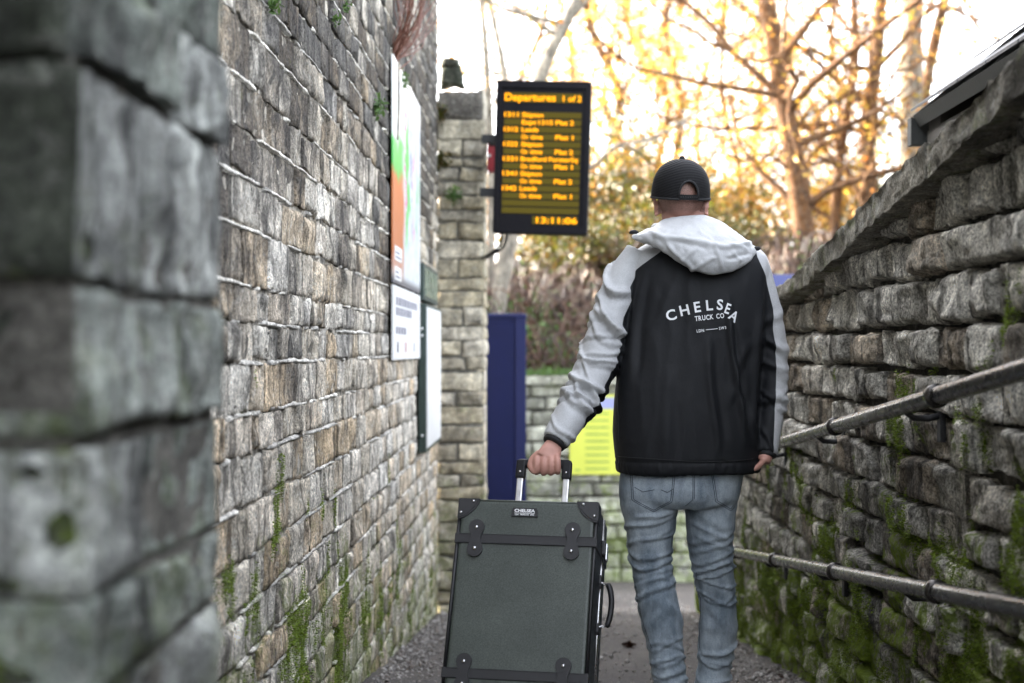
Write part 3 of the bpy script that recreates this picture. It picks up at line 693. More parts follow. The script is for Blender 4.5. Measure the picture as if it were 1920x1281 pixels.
    hp = catmull([(W/2+.005, .0, zc-.070), (W/2+.030, .0, zc-.064), (W/2+.040, .0, zc-.03), (W/2+.042, .0, zc+.01), (W/2+.036, .0, zc+.045), (W/2+.026, .0, zc+.062), (W/2+.005, .0, zc+.068)], 30)
    tube('side_handle', hp[5:-5], [.006]+[.0085]*18+[.006], leather, t, 10, True)
    for a, b_ in ((hp[0], hp[6]), (hp[-1], hp[-7])):
        for dy in (-.012, .012): tube('handle_link', [(a[0]-.01, dy, a[2]), (b_[0], dy*.4, b_[2])], .0022, metal, t, 6, True)
    for dz in (-.07, .07): box('handle_bracket', W/2+.002, W/2+.011, -.022, .022, zc+dz-.014, zc+dz+.014, trim, t, .003, True)
    for zc in (H-.10, H-.52): 
        box('latch', W/2+.002, W/2+.016, -.005, .045, zc-.022, zc+.022, trim, t, .004, True)
    box('latch_tab', W/2+.014, W/2+.020, .004, .036, H-.135, H-.085, metal, t, .003, True)
    for x in (-W/2+.05, W/2-.05):
        tube('wheel', [(x-.014, D/2-.035, .012), (x-.010, D/2-.035, .012), (x+.010, D/2-.035, .012), (x+.014, D/2-.035, .012)], [.026,.031,.031,.026], M['black_plastic'], t, 20, True, ref=(0,0,1))
        box('wheel_housing', x-.024, x+.024, D/2-.08, D/2+.002, .022, .06, trim, t, .006, True)
    for x in (-W/2+.05, W/2-.05): box('foot', x-.02, x+.02, -D/2+.02, -D/2+.06, .0, .032, trim, t, .005, True)
    wz = (t.matrix_world @ Vector((0, D/2-.035, .012)))
    low = wz.z-.031; return t, gz(wz.y)-low, [t.matrix_world @ Vector((x, D/2-.029, zt+.001)) for x in (-.072, .072)]
case, drop, GRIP = suitcase()
print('CASE wheel gap', drop, 'grip', GRIP, [(U0+F*g.x/g.y, V0-F*g.z/g.y) for g in GRIP])
#PART4
# ------------------------------------------------------------------ the man
def evaluated(me, mods):
    o = bpy.data.objects.new('tmp', me); COL.objects.link(o)
    for typ, kw in mods:
        md = o.modifiers.new(typ, typ)
        for k, v in kw.items(): setattr(md, k, v)
    dg = bpy.context.evaluated_depsgraph_get(); dg.update()
    r = bpy.data.meshes.new_from_object(o.evaluated_get(dg)); bpy.data.objects.remove(o); return r
def cos(me):
    a = np.empty(len(me.vertices)*3, np.float32); me.vertices.foreach_get('co', a); return a.reshape(-1,3).astype(float)
def nrm(me):
    a = np.empty(len(me.vertices)*3, np.float32); me.vertices.foreach_get('normal', a); return a.reshape(-1,3).astype(float)
def setco(me, c): me.vertices.foreach_set('co', np.asarray(c, np.float32).ravel()); me.update()
def rings(levels, n, sides=48, power=2.4):
    """levels (v, uL, uR, y, half-depth): horizontal rings, closed"""
    L = catmull(levels, n); a = np.linspace(0, 2*math.pi, sides, endpoint=False)
    ca = np.sign(np.cos(a))*np.abs(np.cos(a))**(2/power); sa = np.sign(np.sin(a))*np.abs(np.sin(a))**(2/power)
    V = []
    for v, uL, uR, y, b in L:
        x0, x1 = (uL-U0)*y/F, (uR-U0)*y/F; z = (V0-v)*y/F
        V.append(np.stack([(x0+x1)/2+(x1-x0)/2*ca, y+b*sa, np.full(sides, z)], -1))
    V = np.concatenate(V); i = np.arange(n-1)[:,None]*sides; j = np.arange(sides)[None,:]; j2 = (j+1)%sides
    Fc = [tuple(q) for q in np.stack([i+j, i+sides+j, i+sides+j2, i+j2], -1).reshape(-1,4)]
    Fc.append(tuple(range(sides))); Fc.append(tuple(range((n-1)*sides, n*sides))[::-1]); return V, Fc
def near_path(C, path):
    """arc length of the nearest path point, distance, and angle round the path (0 = camera side)"""
    d2 = ((C[:,None,:]-path[None,:,:])**2).sum(2); i = d2.argmin(1)
    s = np.concatenate([[0], np.cumsum(np.linalg.norm(np.diff(path, axis=0), axis=1))])
    r = C-path[i]; return s[i], np.sqrt(d2.min(1)), np.arctan2(r[:,0], -r[:,1]), s[-1]
def folds(s, ang, rng, centres, amp, sig, tilt=.03, sharp=True):
    out = np.zeros_like(s)
    for c in centres:
        ph, tl, am = rng.uniform(0, 6.28), rng.uniform(.4, 1.3)*tilt, amp*rng.uniform(.6, 1.3)
        q = (s - c - tl*np.sin(ang+ph) - .3*tl*np.sin(2.3*ang+ph*2))/(sig*rng.uniform(.7, 1.3))
        win = .35+.65*np.clip(np.cos((ang-rng.uniform(-1.6, 1.6))*.5), 0, 1)
        out += am*win*(np.exp(-q*q) - .55*np.exp(-((q-1.5)/.9)**2))
    return out
def smooth_noise(C, sc, seed=0.0):
    return np.array([mnoise.noise(Vector((p[0]*sc[0]+seed, p[1]*sc[1]+seed*1.7, p[2]*sc[2]-seed))) for p in C])
MY = 4.6
man = empty('person', (P(1287,0,MY).x, MY, gz(MY)), 'man in black cap, grey and black hooded jacket and blue jeans pulling a suitcase', 'person')

# --- cloth and skin materials
def cloth(name, col, col2=None, attr=None, rough=.7, weave=700, var=.2, wear=None, sheen=.0):
    m, nt, b = new_mat(name); g = nd(nt, 'ShaderNodeNewGeometry'); pos = g.outputs['Position']
    c = (*col, 1)
    n = noi(nt, pos, 14, 6, .6); fine = noi(nt, pos, weave, 2, .6)
    if wear:
        c = mix(nt, ramp(nt, noi(nt, mp(nt, pos, (1,1,.45)), 9, 6, .65), [(.38, 0), (.62, 1)]), (*col, 1), (*wear, 1))
    if attr:
        at = nd(nt, 'ShaderNodeAttribute', attribute_name=attr); k = nd(nt, 'ShaderNodeMapRange', {0:at.outputs['Fac'], 1:-.0008, 2:.0008}).outputs[0]
        c = mix(nt, k, c, (*col2, 1))
        nt.links.new(nd(nt, 'ShaderNodeMapRange', {0:k, 3:.62, 4:.42}).outputs[0], b.inputs['Roughness'])
    else: b.inputs['Roughness'].default_value = rough
    c = mix(nt, 1.0, c, ramp(nt, n, [(.25, 1-var), (.75, 1+var)]), 'MULTIPLY')
    c = mix(nt, 1.0, c, ramp(nt, fine, [(.3, .75), (.7, 1.28)]), 'MULTIPLY')
    nt.links.new(c, b.inputs['Base Color']); b.inputs['Specular IOR Level'].default_value = .25; b.inputs['Sheen Weight'].default_value = sheen
    q = bump(nt, b, fine, .25, .0012); bump(nt, b, noi(nt, mp(nt, pos, (1,1,.6)), 45, 5, .6), .30, .004, q); return m
GREY, BLACK = (.41,.415,.42), (.0075,.0083,.0100)
M['jacket'] = cloth('jacket_shell', BLACK, GREY, 'panel', var=.10)
M['hood'] = cloth('silver_shell', GREY, rough=.42, var=.08)
M['denim'] = cloth('washed_denim', (.145,.180,.213), wear=(.38,.43,.47), weave=520, var=.22, rough=.85)
M['stitch'] = plain('jeans_thread', (.035,.045,.06), .8)
M['cuff'] = plain('black_elastic', (.008,.008,.009), .8)
def skin():
    m, nt, b = new_mat('skin'); g = nd(nt, 'ShaderNodeNewGeometry'); pos = g.outputs['Position']
    c = mix(nt, noi(nt, pos, 35, 5, .6), (.36,.17,.13,1), (.50,.27,.21,1))
    at = nd(nt, 'ShaderNodeAttribute', attribute_name='hair')
    st = ramp(nt, noi(nt, mp(nt, pos, (1,1,.5)), 900, 2, .7), [(.38, 1), (.60, 0)])
    k = mth(nt, 'MULTIPLY', at.outputs['Fac'], mth(nt, 'ADD', mth(nt, 'MULTIPLY', st, .6), .32), True)
    c = mix(nt, k, c, (.030,.020,.014,1))
    nt.links.new(c, b.inputs['Base Color']); b.inputs['Roughness'].default_value = .55
    b.inputs['Subsurface Weight'].default_value = .0; b.inputs['Subsurface Radius'].default_value = (.01,.004,.002)
    bump(nt, b, noi(nt, pos, 300, 3), .25, .001); return m
M['skin'] = skin()

larm = catmull([P(1203,478,4.63), P(1166,530,4.62), P(1143,600,4.60), P(1125,668,4.58), P(1101,726,4.54), P(1070,780,4.485), P(1041,828,4.44)], 120)
rarm = catmull([P(1406,494,4.63), P(1424,540,4.62), P(1439,600,4.62), P(1448,670,4.62), P(1449,740,4.60), P(1443,800,4.57), P(1438,850,4.545)], 120)
lr = np.interp(np.linspace(0,1,120), np.linspace(0,1,7), [.060,.056,.061,.067,.062,.055,.044])
rr_ = np.interp(np.linspace(0,1,120), np.linspace(0,1,7), [.058,.052,.051,.051,.047,.041,.033])
# --- jacket
def make_jacket():
    acc = Acc()
    acc.add(*rings([(886,1157,1424,4.60,.148),(870,1152,1426,4.60,.153),(800,1149,1422,4.60,.149),(700,1157,1424,4.61,.143),(600,1176,1434,4.62,.139),(545,1180,1438,4.625,.133),
                    (500,1182,1440,4.63,.122),(475,1188,1431,4.635,.108),(458,1210,1404,4.64,.092),(442,1232,1345,4.64,.078),(424,1238,1326,4.64,.070)], 60, 64, 2.5))
    acc.add(*tube_arr(larm, lr, None, 28)); acc.add(*tube_arr(rarm, rr_, None, 28))
    me = evaluated(acc.mesh('jacket'), [('REMESH', dict(mode='VOXEL', voxel_size=.0055)), ('SMOOTH', dict(factor=.6, iterations=7))])
    C = cos(me); N = nrm(me); rng = np.random.default_rng(12)
    u = U0+F*C[:,0]/MY; v = V0-F*C[:,2]/MY
    s1, d1, a1, L1 = near_path(C, larm); s2, d2, a2, L2 = near_path(C, rarm)
    w1 = np.clip((lr[0]*1.45-d1)/.02, 0, 1)*np.clip((1192-u)/25, 0, 1)*np.clip((s1-.03)/.06, 0, 1)
    w2 = np.clip((rr_[0]*1.4-d2)/.02, 0, 1)*np.clip((u-1408)/18, 0, 1)*np.clip((s2-.03)/.06, 0, 1)
    D = w1*folds(s1, a1, rng, np.concatenate([rng.uniform(.08, .24, 3), rng.uniform(.24, .46, 9), rng.uniform(.46, L1-.03, 7)]), .0100, .0105, .040)
    D += w2*folds(s2, a2, rng, np.concatenate([rng.uniform(.10, .45, 5), rng.uniform(.45, L2-.02, 6)]), .0055, .013, .035)
    wt = (1-w1)*(1-w2)
    D += wt*(.0065*smooth_noise(C, (9, 3, 2.6), 3.1) - .0050*np.abs(smooth_noise(C, (17, 6, 6.0), 8.2)))
    back = np.clip(-N[:,1]*1.5, 0, 1)*wt
    for (ua, va, ub, vb, am, sg) in ((1358,565,1384,820,.015,6), (1322,640,1334,840,.009,8), (1207,515,1172,720,.011,7), (1426,560,1398,800,.013,7), (1250,690,1238,850,.005,12),
                                     (1398,640,1352,760,.006,8), (1215,620,1260,540,.004,8), (1290,520,1300,640,.004,12), (1405,760,1418,860,.008,7)):
        dx, dv = ub-ua, vb-va; L = math.hypot(dx, dv); t = ((u-ua)*dx+(v-va)*dv)/L/L; dist = ((u-ua)*dv-(v-va)*dx)/L + 4*np.sin(t*5)
        D += back*am*np.exp(-(dist/sg)**2)*np.clip(np.minimum(t, 1-t)*4+.2, 0, 1) - back*am*.5*np.exp(-((dist-sg*1.7)/sg)**2)*np.clip(np.minimum(t, 1-t)*4, 0, 1)
    hem = np.clip((v-855)/10, 0, 1)*wt; D += hem*.0028*smooth_noise(C, (85, 85, 30), 5.0)
    D -= wt*.0035*np.exp(-((v-862)/2.0)**2)
    C = C+N*D[:,None]; setco(me, C)
    # colour panels: silver outer sleeves and shoulders, black body and inner sleeves
    lv = [400,473,508,522,540,565,596,612,660,695,750,800,832,834,1000]; lu = [1262,1236,1190,1189,1180,1183,1168,1165,1160,1147,1115,1090,1066,0,0]
    rv = [400,485,520,560,580,620,655,710,775,855,857,1000]; ru = [1400,1417,1432,1442,1447,1447,1452,1452,1447,1441,9999,9999]
    pn = np.maximum(np.interp(v, lv, lu)-u, u-np.interp(v, rv, ru))/580.0
    at = me.attributes.new('panel', 'FLOAT', 'POINT'); at.data.foreach_set('value', pn.astype(np.float32))
    me.polygons.foreach_set('use_smooth', np.ones(len(me.polygons), bool)); return me
jme = make_jacket(); jacket = link('jacket', jme, M['jacket'], man)
jbvh = BVHTree.FromPolygons([v.co.copy() for v in jme.vertices], [tuple(p.vertices) for p in jme.polygons])
def on(bvh, u, v, y0=4.47, off=.002):
    q = P(u, v, y0); r = bvh.ray_cast(Vector((q.x, 3.0, q.z)), Vector((0,1,0)))
    return (r[0] if r[0] else q) + Vector((0,-off,0))
# seams where the panels meet, hem seam and pocket zip
tube('hem_seam', [on(jbvh, u, 862+3*math.sin(u*.02), off=.0005) for u in np.linspace(1160, 1415, 40)], .0014, M['cuff'], jacket, 5)
tube('pocket_zip', [on(jbvh, 1160+2*t, 740+95*t, off=.0005) for t in np.linspace(0,1,10)], .0022, M['cuff'], jacket, 6)
for (path, rad, n) in ((larm, .040, 'cuff'), (rarm, .033, 'cuff')):
    d = path[-1]-path[-6]; d /= np.linalg.norm(d); e_ = path[-1]
    tube(n, [e_-d*.004, e_+d*.006, e_+d*.012, e_+d*.014], [rad*.90, rad*.96, rad*.90, rad*.7], M['cuff'], jacket, 24)
# print on the back
M['print'] = plain('white_print', (.72,.73,.74), .6, 0, .05)
def letter(ch, u, v, cap, ang, wsc=1.0):
    me = text_mesh('letter', ch, 1.0, .022); bm = bmesh.new(); bm.from_mesh(me)
    bmesh.ops.subdivide_edges(bm, edges=bm.edges[:], cuts=2, use_grid_fill=True); bm.to_mesh(me); bm.free()
    C = cos(me); c0 = np.array([(C[:,0].max()+C[:,0].min())/2, .365]); x = (C[:,0]-c0[0])*cap/.73*wsc; z = (C[:,1]-c0[1])*cap/.73
    a = R(ang); X, Z = x*math.cos(a)-z*math.sin(a), x*math.sin(a)+z*math.cos(a)
    o = np.array([list(on(jbvh, u+xx, v-zz, off=.0022)) for xx, zz in zip(X, Z)]); setco(me, o)
    link('letter', me, M['print'], jacket)
for ch, u, v, a, ws in (('C',1259,590,15,1.05),('H',1284,581,12,1),('E',1308,575,9,1),('L',1331,571.5,5,1),('S',1351,570.5,-4,1),('E',1366,578,-20,.75),('A',1378,592,-33,.9)):
    letter(ch, u, v, 20, a, ws)
ADV = {'T':.60,'R':.66,'U':.70,'C':.70,'K':.66,'O':.78,'L':.54,'D':.72,'N':.74,'S':.60,'W':.98,'3':.60,' ':.40}
def word(s, u0, v0, u1, v1, cap):
    c = np.cumsum([0]+[ADV[ch] for ch in s]); tot = c[-1]
    for i, ch in enumerate(s):
        if ch == ' ': continue
        t = (c[i]+c[i+1])/2/tot; letter(ch, u0+(u1-u0)*t, v0+(v1-v0)*t, cap, math.degrees(math.atan2(v0-v1, u1-u0)), (u1-u0)/tot*.86/(cap*1.30))
word('TRUCK CO', 1303, 597.5, 1359, 591, 9.5); word('LDN', 1306, 620.8, 1321, 619.4, 5.5); word('SW3', 1348, 616, 1363, 613.8, 5.5)
tube('print_rule', [on(jbvh, 1324+22*t, 618.6-2.2*t, off=.002) for t in np.linspace(0,1,8)], .0014, M['print'], jacket, 5)
# --- hood lying on the shoulders
def make_hood():
    cols = [[(1190,441,4.60),(1186,440,4.57),(1184,443,4.55),(1186,448,4.54),(1193,452,4.55),(1200,450,4.58)],
            [(1224,428,4.61),(1221,428,4.57),(1218,438,4.505),(1222,452,4.485),(1233,467,4.49),(1240,460,4.53)],
            [(1246,414,4.59),(1243,412,4.56),(1248,434,4.475),(1260,466,4.45),(1280,497,4.465),(1284,488,4.51)],
            [(1285,409,4.575),(1285,406,4.55),(1288,438,4.46),(1303,480,4.435),(1322,514,4.455),(1322,502,4.505)],
            [(1322,410,4.575),(1325,407,4.55),(1333,447,4.462),(1350,483,4.437),(1364,512,4.46),(1360,500,4.51)],
            [(1356,423,4.59),(1362,422,4.56),(1380,449,4.482),(1393,476,4.46),(1399,496,4.475),(1390,486,4.52)],
            [(1392,446,4.62),(1397,446,4.59),(1411,460,4.545),(1417,467,4.53),(1418,474,4.535),(1408,472,4.57)]]
    A = np.array([[list(P(*q)) for q in c] for c in cols]); nu, nv = 110, 70
    B = np.stack([catmull(A[:,k], nu) for k in range(A.shape[1])], 1); G = np.stack([catmull(B[i], nv) for i in range(nu)], 0)
    V = G.reshape(-1,3); me = mesh_np('hood', V, grid_faces(nu, nv), True)
    N = nrm(me); u = U0+F*V[:,0]/V[:,1]; v = V0-F*V[:,2]/V[:,1]
    if N[nv*55+30,1] > 0: me.flip_normals(); N = -N
    D = .004*smooth_noise(V, (16,16,16), 2.0) + .0045*(np.abs(smooth_noise(V, (30,30,38), 7.0))-.2)
    for (ua, va, ub, vb, am, sg) in ((1215,436,1345,462,.010,5), (1345,462,1412,458,.009,4), (1250,455,1300,508,.005,4), (1290,508,1345,482,.007,4), (1352,505,1342,455,.008,4),
                                     (1375,470,1388,492,.006,3.5), (1310,430,1335,452,.004,3), (1240,440,1330,470,-.004,4), (1360,485,1405,478,-.006,4), (1275,490,1310,465,.005,3.5), (1365,455,1400,470,.006,3)):
        dx, dv = ub-ua, vb-va; L = math.hypot(dx, dv); t = ((u-ua)*dx+(v-va)*dv)/L/L; dist = ((u-ua)*dv-(v-va)*dx)/L + 2*np.sin(t*6)
        D += am*np.exp(-(dist/sg)**2)*np.clip(np.minimum(t, 1-t)*5+.3, 0, 1)
    setco(me, V+N*D[:,None])
    return evaluated(me, [('SOLIDIFY', dict(thickness=.004, offset=-1))])
hme = make_hood(); hood = link('hood', hme, M['hood'], man); hme.polygons.foreach_set('use_smooth', np.ones(len(hme.polygons), bool))
nk = Vector((P(1280,0,4.64).x, 4.645, P(0,428,4.64).z))
tube('collar', [nk+Vector((.088*math.cos(a), .082*math.sin(a), .012*math.sin(a))) for a in np.linspace(-.35, math.pi+.35, 24)], .016, M['hood'], hood, 10, ref=(0,0,1))
for (u, v) in ((1187,437), (1416,468)):
    q = P(u, v, 4.545); tube('cord_toggle', [q+Vector((-.012,0,0)), q+Vector((-.006,-.002,.002)), q+Vector((.010,-.004,.003)), q+Vector((.016,-.004,.002))], [.003,.007,.007,.003], M['cuff'], hood, 8)
# --- jeans
lleg = [(905,1216,54,4.60),(943,1217.5,56,4.60),(975,1219,49,4.60),(1012,1219,43,4.60),(1064,1222.5,37.5,4.59),(1115,1231,38,4.575),(1167,1240.5,38.5,4.56),(1218,1248.5,33,4.54),(1270,1256,31,4.525),(1300,1259,34,4.52),(1340,1259,36,4.515)]
rleg = [(905,1338,46,4.61),(943,1332,50,4.61),(978,1331.5,45.5,4.61),(1029,1332.5,41.5,4.62),(1081,1339,37,4.63),(1132,1345.5,34,4.64),(1184,1345,36,4.65),(1218,1343,34,4.655),(1253,1339,31,4.66),(1278,1335,31.5,4.66),(1305,1334,34,4.66),(1340,1334,35,4.66)]
def leg_path(T): 
    pts = [P(c, v, y) for v, c, h, y in T]; n = 140; q = np.linspace(0, len(T)-1, n)
    return catmull(pts, n), np.interp(q, range(len(T)), [h*y/F for v, c, h, y in T])
LP, LR = leg_path(lleg); RP, RR = leg_path(rleg)
def make_jeans():
    acc = Acc()
    acc.add(*rings([(845,1168,1402,4.61,.120),(880,1164,1396,4.605,.128),(910,1161,1390,4.60,.132),(935,1161.5,1384,4.60,.124),(948,1170,1376,4.605,.10)], 24, 56, 2.3))
    acc.add(*tube_arr(LP, LR, LR*1.10, 36)); acc.add(*tube_arr(RP, RR, RR*1.10, 36))
    me = evaluated(acc.mesh('jeans'), [('REMESH', dict(mode='VOXEL', voxel_size=.0050)), ('SMOOTH', dict(factor=.6, iterations=5))])
    C = cos(me); N = nrm(me); rng = np.random.default_rng(4); D = np.zeros(len(C))
    u = U0+F*C[:,0]/MY; v = V0-F*C[:,2]/MY
    for path, rad, side in ((LP, LR, u < 1283), (RP, RR, u >= 1283)):
        s, d, a, L = near_path(C, path); w_ = side*np.clip((s-.05)/.08, 0, 1)
        sk = lambda vv: np.interp((vv-905)/435, [0,1], [0, L])
        cs = np.concatenate([[sk(x) for x in (985, 1008, 1028, 1046, 1060, 1073, 1086, 1098, 1112)], [sk(x) for x in (1200, 1216, 1228, 1241, 1254, 1266, 1280, 1296, 1312, 1328)]])
        D += w_*folds(s, a, rng, cs+rng.normal(0, .007, len(cs)), .0052, .0066, .024)
        D += w_*folds(s, a, rng, [sk(965), sk(1150), sk(1180)], .0030, .018, .05)
    D += .0028*smooth_noise(C, (16,16,9), 4.4)
    for (ua, va, ub, vb, am, sg) in ((1280,948,1215,968,.006,5), (1285,950,1350,938,.006,5), (1290,975,1370,1012,.005,4), (1185,965,1262,955,.005,4), (1180,1020,1262,985,.004,4), (1300,1000,1372,1030,.004,4)):
        dx, dv = ub-ua, vb-va; L = math.hypot(dx, dv); t = ((u-ua)*dx+(v-va)*dv)/L/L; dist = ((u-ua)*dv-(v-va)*dx)/L
        D += np.clip(-N[:,1]*2, 0, 1)*am*np.exp(-(dist/sg)**2)*np.clip(np.minimum(t, 1-t)*5+.2, 0, 1)
    setco(me, C+N*D[:,None]); me.polygons.foreach_set('use_smooth', np.ones(len(me.polygons), bool)); return me
jm = make_jeans(); jeans = link('jeans', jm, M['denim'], man)
jb = BVHTree.FromPolygons([v.co.copy() for v in jm.vertices], [tuple(p.vertices) for p in jm.polygons])
def seam(name, poly, rad=.0011, n=40):
    pp = np.array(poly, float); L = np.concatenate([[0], np.cumsum(np.linalg.norm(np.diff(pp, axis=0), axis=1))]); q = np.linspace(0, L[-1], n)
    tube(name, [on(jb, np.interp(k, L, pp[:,0]), np.interp(k, L, pp[:,1]), 4.5, .0003) for k in q], rad, M['stitch'], jeans, 5)
for o in (0, 3.2):
    seam('pocket_stitching', [(1183+o,890),(1185+o,939-o*.6),(1226,960-o),(1259-o,940-o*.6),(1264-o,890)])
    seam('pocket_stitching', [(1333+o,890),(1341+o,940-o*.6),(1374,961-o),(1382-o,954-o)])
seam('seat_seam', [(1298,884),(1297,936),(1284,948)]); seam('seat_seam', [(1301,884),(1300,934)])
seam('pocket_stitching', [(1190,914),(1205,922),(1226,917)]); seam('pocket_stitching', [(1238,917),(1250,922),(1261,915)])
seam('leg_seam', [(1189,1085),(1197,1130),(1208,1175),(1222,1216)]); seam('leg_seam', [(1311,1080),(1314,1130),(1312,1180),(1312,1215)])
# --- shoes
for name, T in (('shoe', lleg), ('shoe', rleg)):
    v, c, h, y = T[-1]; q = P(c, v, y); z0 = gz(y)
    acc = Acc(); n = 14; pr = []
    for i in range(n):
        t = i/(n-1); yy = y-.075+t*.29; hw = .034+.014*math.sin(min(1, t*1.25)*math.pi*.62); hw *= 1 if t < .85 else 1-.6*((t-.85)/.15)**2
        hgt = (.105 if t < .35 else .105-.062*min(1, (t-.35)/.35)); pr.append((yy, hw, hgt))
    for yy, hw, hg in pr:
        zg = gz(yy); acc.V.append(np.array([(q.x+hw*math.cos(a)*(1 if math.sin(a) < 0 else .92), yy, zg+.028+(hg-.028)*max(0, math.sin(a))-.0*min(0, math.sin(a))) for a in np.linspace(0, math.pi, 13)])); acc.n += 13
    acc.F = [(i*13+j, i*13+j+1, (i+1)*13+j+1, (i+1)*13+j) for i in range(n-1) for j in range(12)]+[tuple(range(13)), tuple(range((n-1)*13, n*13))]
    so = link('shoe', acc.mesh('shoe', True), M['black_plastic'], man)
    sa = Acc(); sv = []
    for yy, hw, hg in pr:
        for x, zz in ((-hw-.004, 0), (hw+.004, 0), (hw+.004, .03), (-hw-.004, .03)): sv.append((q.x+x, yy, gz(yy)+zz))
    sa.add(sv, [(i*4+j, i*4+(j+1)%4, (i+1)*4+(j+1)%4, (i+1)*4+j) for i in range(n-1) for j in range(4)]+[(0,1,2,3), ((n-1)*4+3,(n-1)*4+2,(n-1)*4+1,(n-1)*4)])
    link('sole', sa.mesh('sole'), M['white_paper'], so)
# --- body: one continuous skin surface with head, neck, hands
def make_body():
    acc = Acc(); rs_ = lambda r, n: r if (r is None or n is None or np.ndim(r) == 0) else np.interp(np.linspace(0, 1, n), np.linspace(0, 1, len(r)), r)
    T = lambda pts, ra, rb=None, sides=14, n=None: acc.add(*tube_arr(pts if n is None else catmull(pts, n), rs_(ra, n), rs_(rb, n), sides))
    acc.add(*rings([(930,1190,1370,4.605,.075),(850,1195,1375,4.61,.085),(700,1195,1385,4.62,.09),(560,1200,1395,4.635,.09),(500,1215,1385,4.64,.075),(460,1240,1345,4.645,.058),(430,1243,1320,4.645,.056),(400,1240,1320,4.64,.060)], 40, 32, 2.2))
    acc.add(*tube_arr(larm, np.linspace(.040,.027,120), None, 16)); acc.add(*tube_arr(rarm, np.linspace(.038,.025,120), None, 16))
    for path, T_ in ((LP, lleg), (RP, rleg)):
        e_ = Vector(path[-1]); g = Vector((e_.x, e_.y, gz(e_.y)+.05)); pp = [Vector(path[i]) for i in range(0, 140, 10)]+[e_, g]
        T(pp, np.linspace(.062, .032, len(pp)), None, 14); T([g+Vector((0,-.03,0)), g+Vector((0,.05,-.01)), g+Vector((0,.15,-.02))], [.025,.026,.018], [.022,.02,.012])
    # head: ellipsoid with jaw, nose, brow, ears
    hc = P(1277, 364, 4.635); nu, nv = 40, 28; V = []
    for j in range(nv+1):
        th = math.pi*j/nv
        for i in range(nu):
            a = 2*math.pi*i/nu; x, y, z = math.sin(th)*math.cos(a), math.sin(th)*math.sin(a), math.cos(th)
            rx, ry, rz = .0755, .093, .104
            if z < 0: rx *= 1-.20*(z*z); ry *= 1-.12*z*z
            p = Vector((x*rx, y*ry, z*rz))
            if y > .55:                               # face: brow, eye sockets, nose, lips, chin
                fx, fz = x*rx, z*rz
                p.y += .022*math.exp(-(fx/.012)**2-((fz+.022)/.020)**2) + .006*math.exp(-(fx/.022)**2-((fz+.062)/.010)**2) + .012*math.exp(-(fx/.022)**2-((fz+.098)/.016)**2)
                p.y -= .008*(math.exp(-((fx-.032)/.014)**2-((fz-.002)/.010)**2)+math.exp(-((fx+.032)/.014)**2-((fz-.002)/.010)**2)); p.y += .006*math.exp(-((fz-.022)/.009)**2)
            V.append(hc+p)
    hf = [(j*nu+i, (j+1)*nu+i, (j+1)*nu+(i+1)%nu, j*nu+(i+1)%nu) for j in range(nv) for i in range(nu)]
    bm = bmesh.new(); vs = [bm.verts.new(v) for v in V]
    for f in hf:
        try: bm.faces.new([vs[i] for i in f])
        except ValueError: pass
    bmesh.ops.remove_doubles(bm, verts=bm.verts[:], dist=1e-5); bm.verts.index_update()
    acc.add([v.co[:] for v in bm.verts], [[v.index for v in f.verts] for f in bm.faces]); bm.free()
    for sx, cu in ((-1, 1231), (1, 1325)):          # ears: rim and lobe
        c = P(cu, 388, 4.63); rim = [c+Vector((sx*(.004+.007*max(0, math.sin(a)))-sx*.002, .016*math.cos(a)-.002, .029*math.sin(a)+.002)) for a in np.linspace(-1.9, 2.6, 14)]
        T(rim, .0052); T([c+Vector((-sx*.010, .008, .018)), c+Vector((-sx*.003, 0, 0)), c+Vector((-sx*.012, .006, -.022))], [.010,.013,.008], [.006,.006,.006])
    # left hand closed round the trolley grip
    bx = (GRIP[1]-GRIP[0]).normalized(); gc = GRIP[0].lerp(GRIP[1], .56); O = lambda x, y, z: gc+bx*x+Vector((0,y,z))
    w0 = Vector(larm[-1]); T([w0, O(.012,.004,.040), O(.002,-.010,.018)], [.024,.034,.040], [.022,.017,.013], 18)
    for i, (ox, ln) in enumerate(((-.033,.92), (-.011,1.0), (.011,.97), (.032,.82))):
        T([O(ox*.9,-.006,.026), O(ox,-.019,.013), O(ox*1.02,-.025,-.006*ln), O(ox*1.03,-.020,-.024*ln), O(ox*1.02,.002,-.029*ln), O(ox*1.0,.020,-.020*ln), O(ox,.024,-.008*ln)], [.010,.0108,.0098,.0102,.0092,.0085,.0062], None, 12, 18)
    T([O(-.022,.006,.034), O(-.043,-.004,.016), O(-.052,-.014,-.004), O(-.044,-.022,-.020), O(-.034,-.025,-.024)], [.013,.0125,.0115,.0105,.0075], None, 12, 14)
    # right hand, relaxed and half curled
    wr = Vector(rarm[-1]); k0 = P(1430, 866, 4.54)
    T([wr, wr.lerp(k0, .55), k0], [.020,.024,.022], [.024,.036,.038], 16)
    for i, ln in enumerate((.86, 1.0, 1.02, .95)):
        y = 4.512+i*.0195; m_ = P(1430, 866, y); 
        pts = [m_+Vector((.004,0,.010)), m_, m_+Vector((-.020,.002,-.022))*ln, m_+Vector((-.040,.002,-.030))*ln, m_+Vector((-.056,.001,-.028))*ln]
        T([Vector((p.x, p.y, p.z)) for p in pts], [.0100,.0098,.0092,.0085,.0062], None, 12, None)
    T([wr.lerp(k0, .3)+Vector((0,.02,0)), P(1426,862,4.585), P(1415,872,4.59), P(1404,876,4.585)], [.013,.0125,.011,.0075], None, 12, 12)
    me = evaluated(acc.mesh('body'), [('REMESH', dict(mode='VOXEL', voxel_size=.0034)), ('SMOOTH', dict(factor=.5, iterations=3))])
    C = cos(me); v = V0-F*C[:,2]/4.63; r = (C-np.array(hc)); hair = np.clip((408-v)/12, 0, 1)*np.clip((.035-r[:,1])/.03, 0, 1)*(C[:,2] > P(0,430,4.6).z)
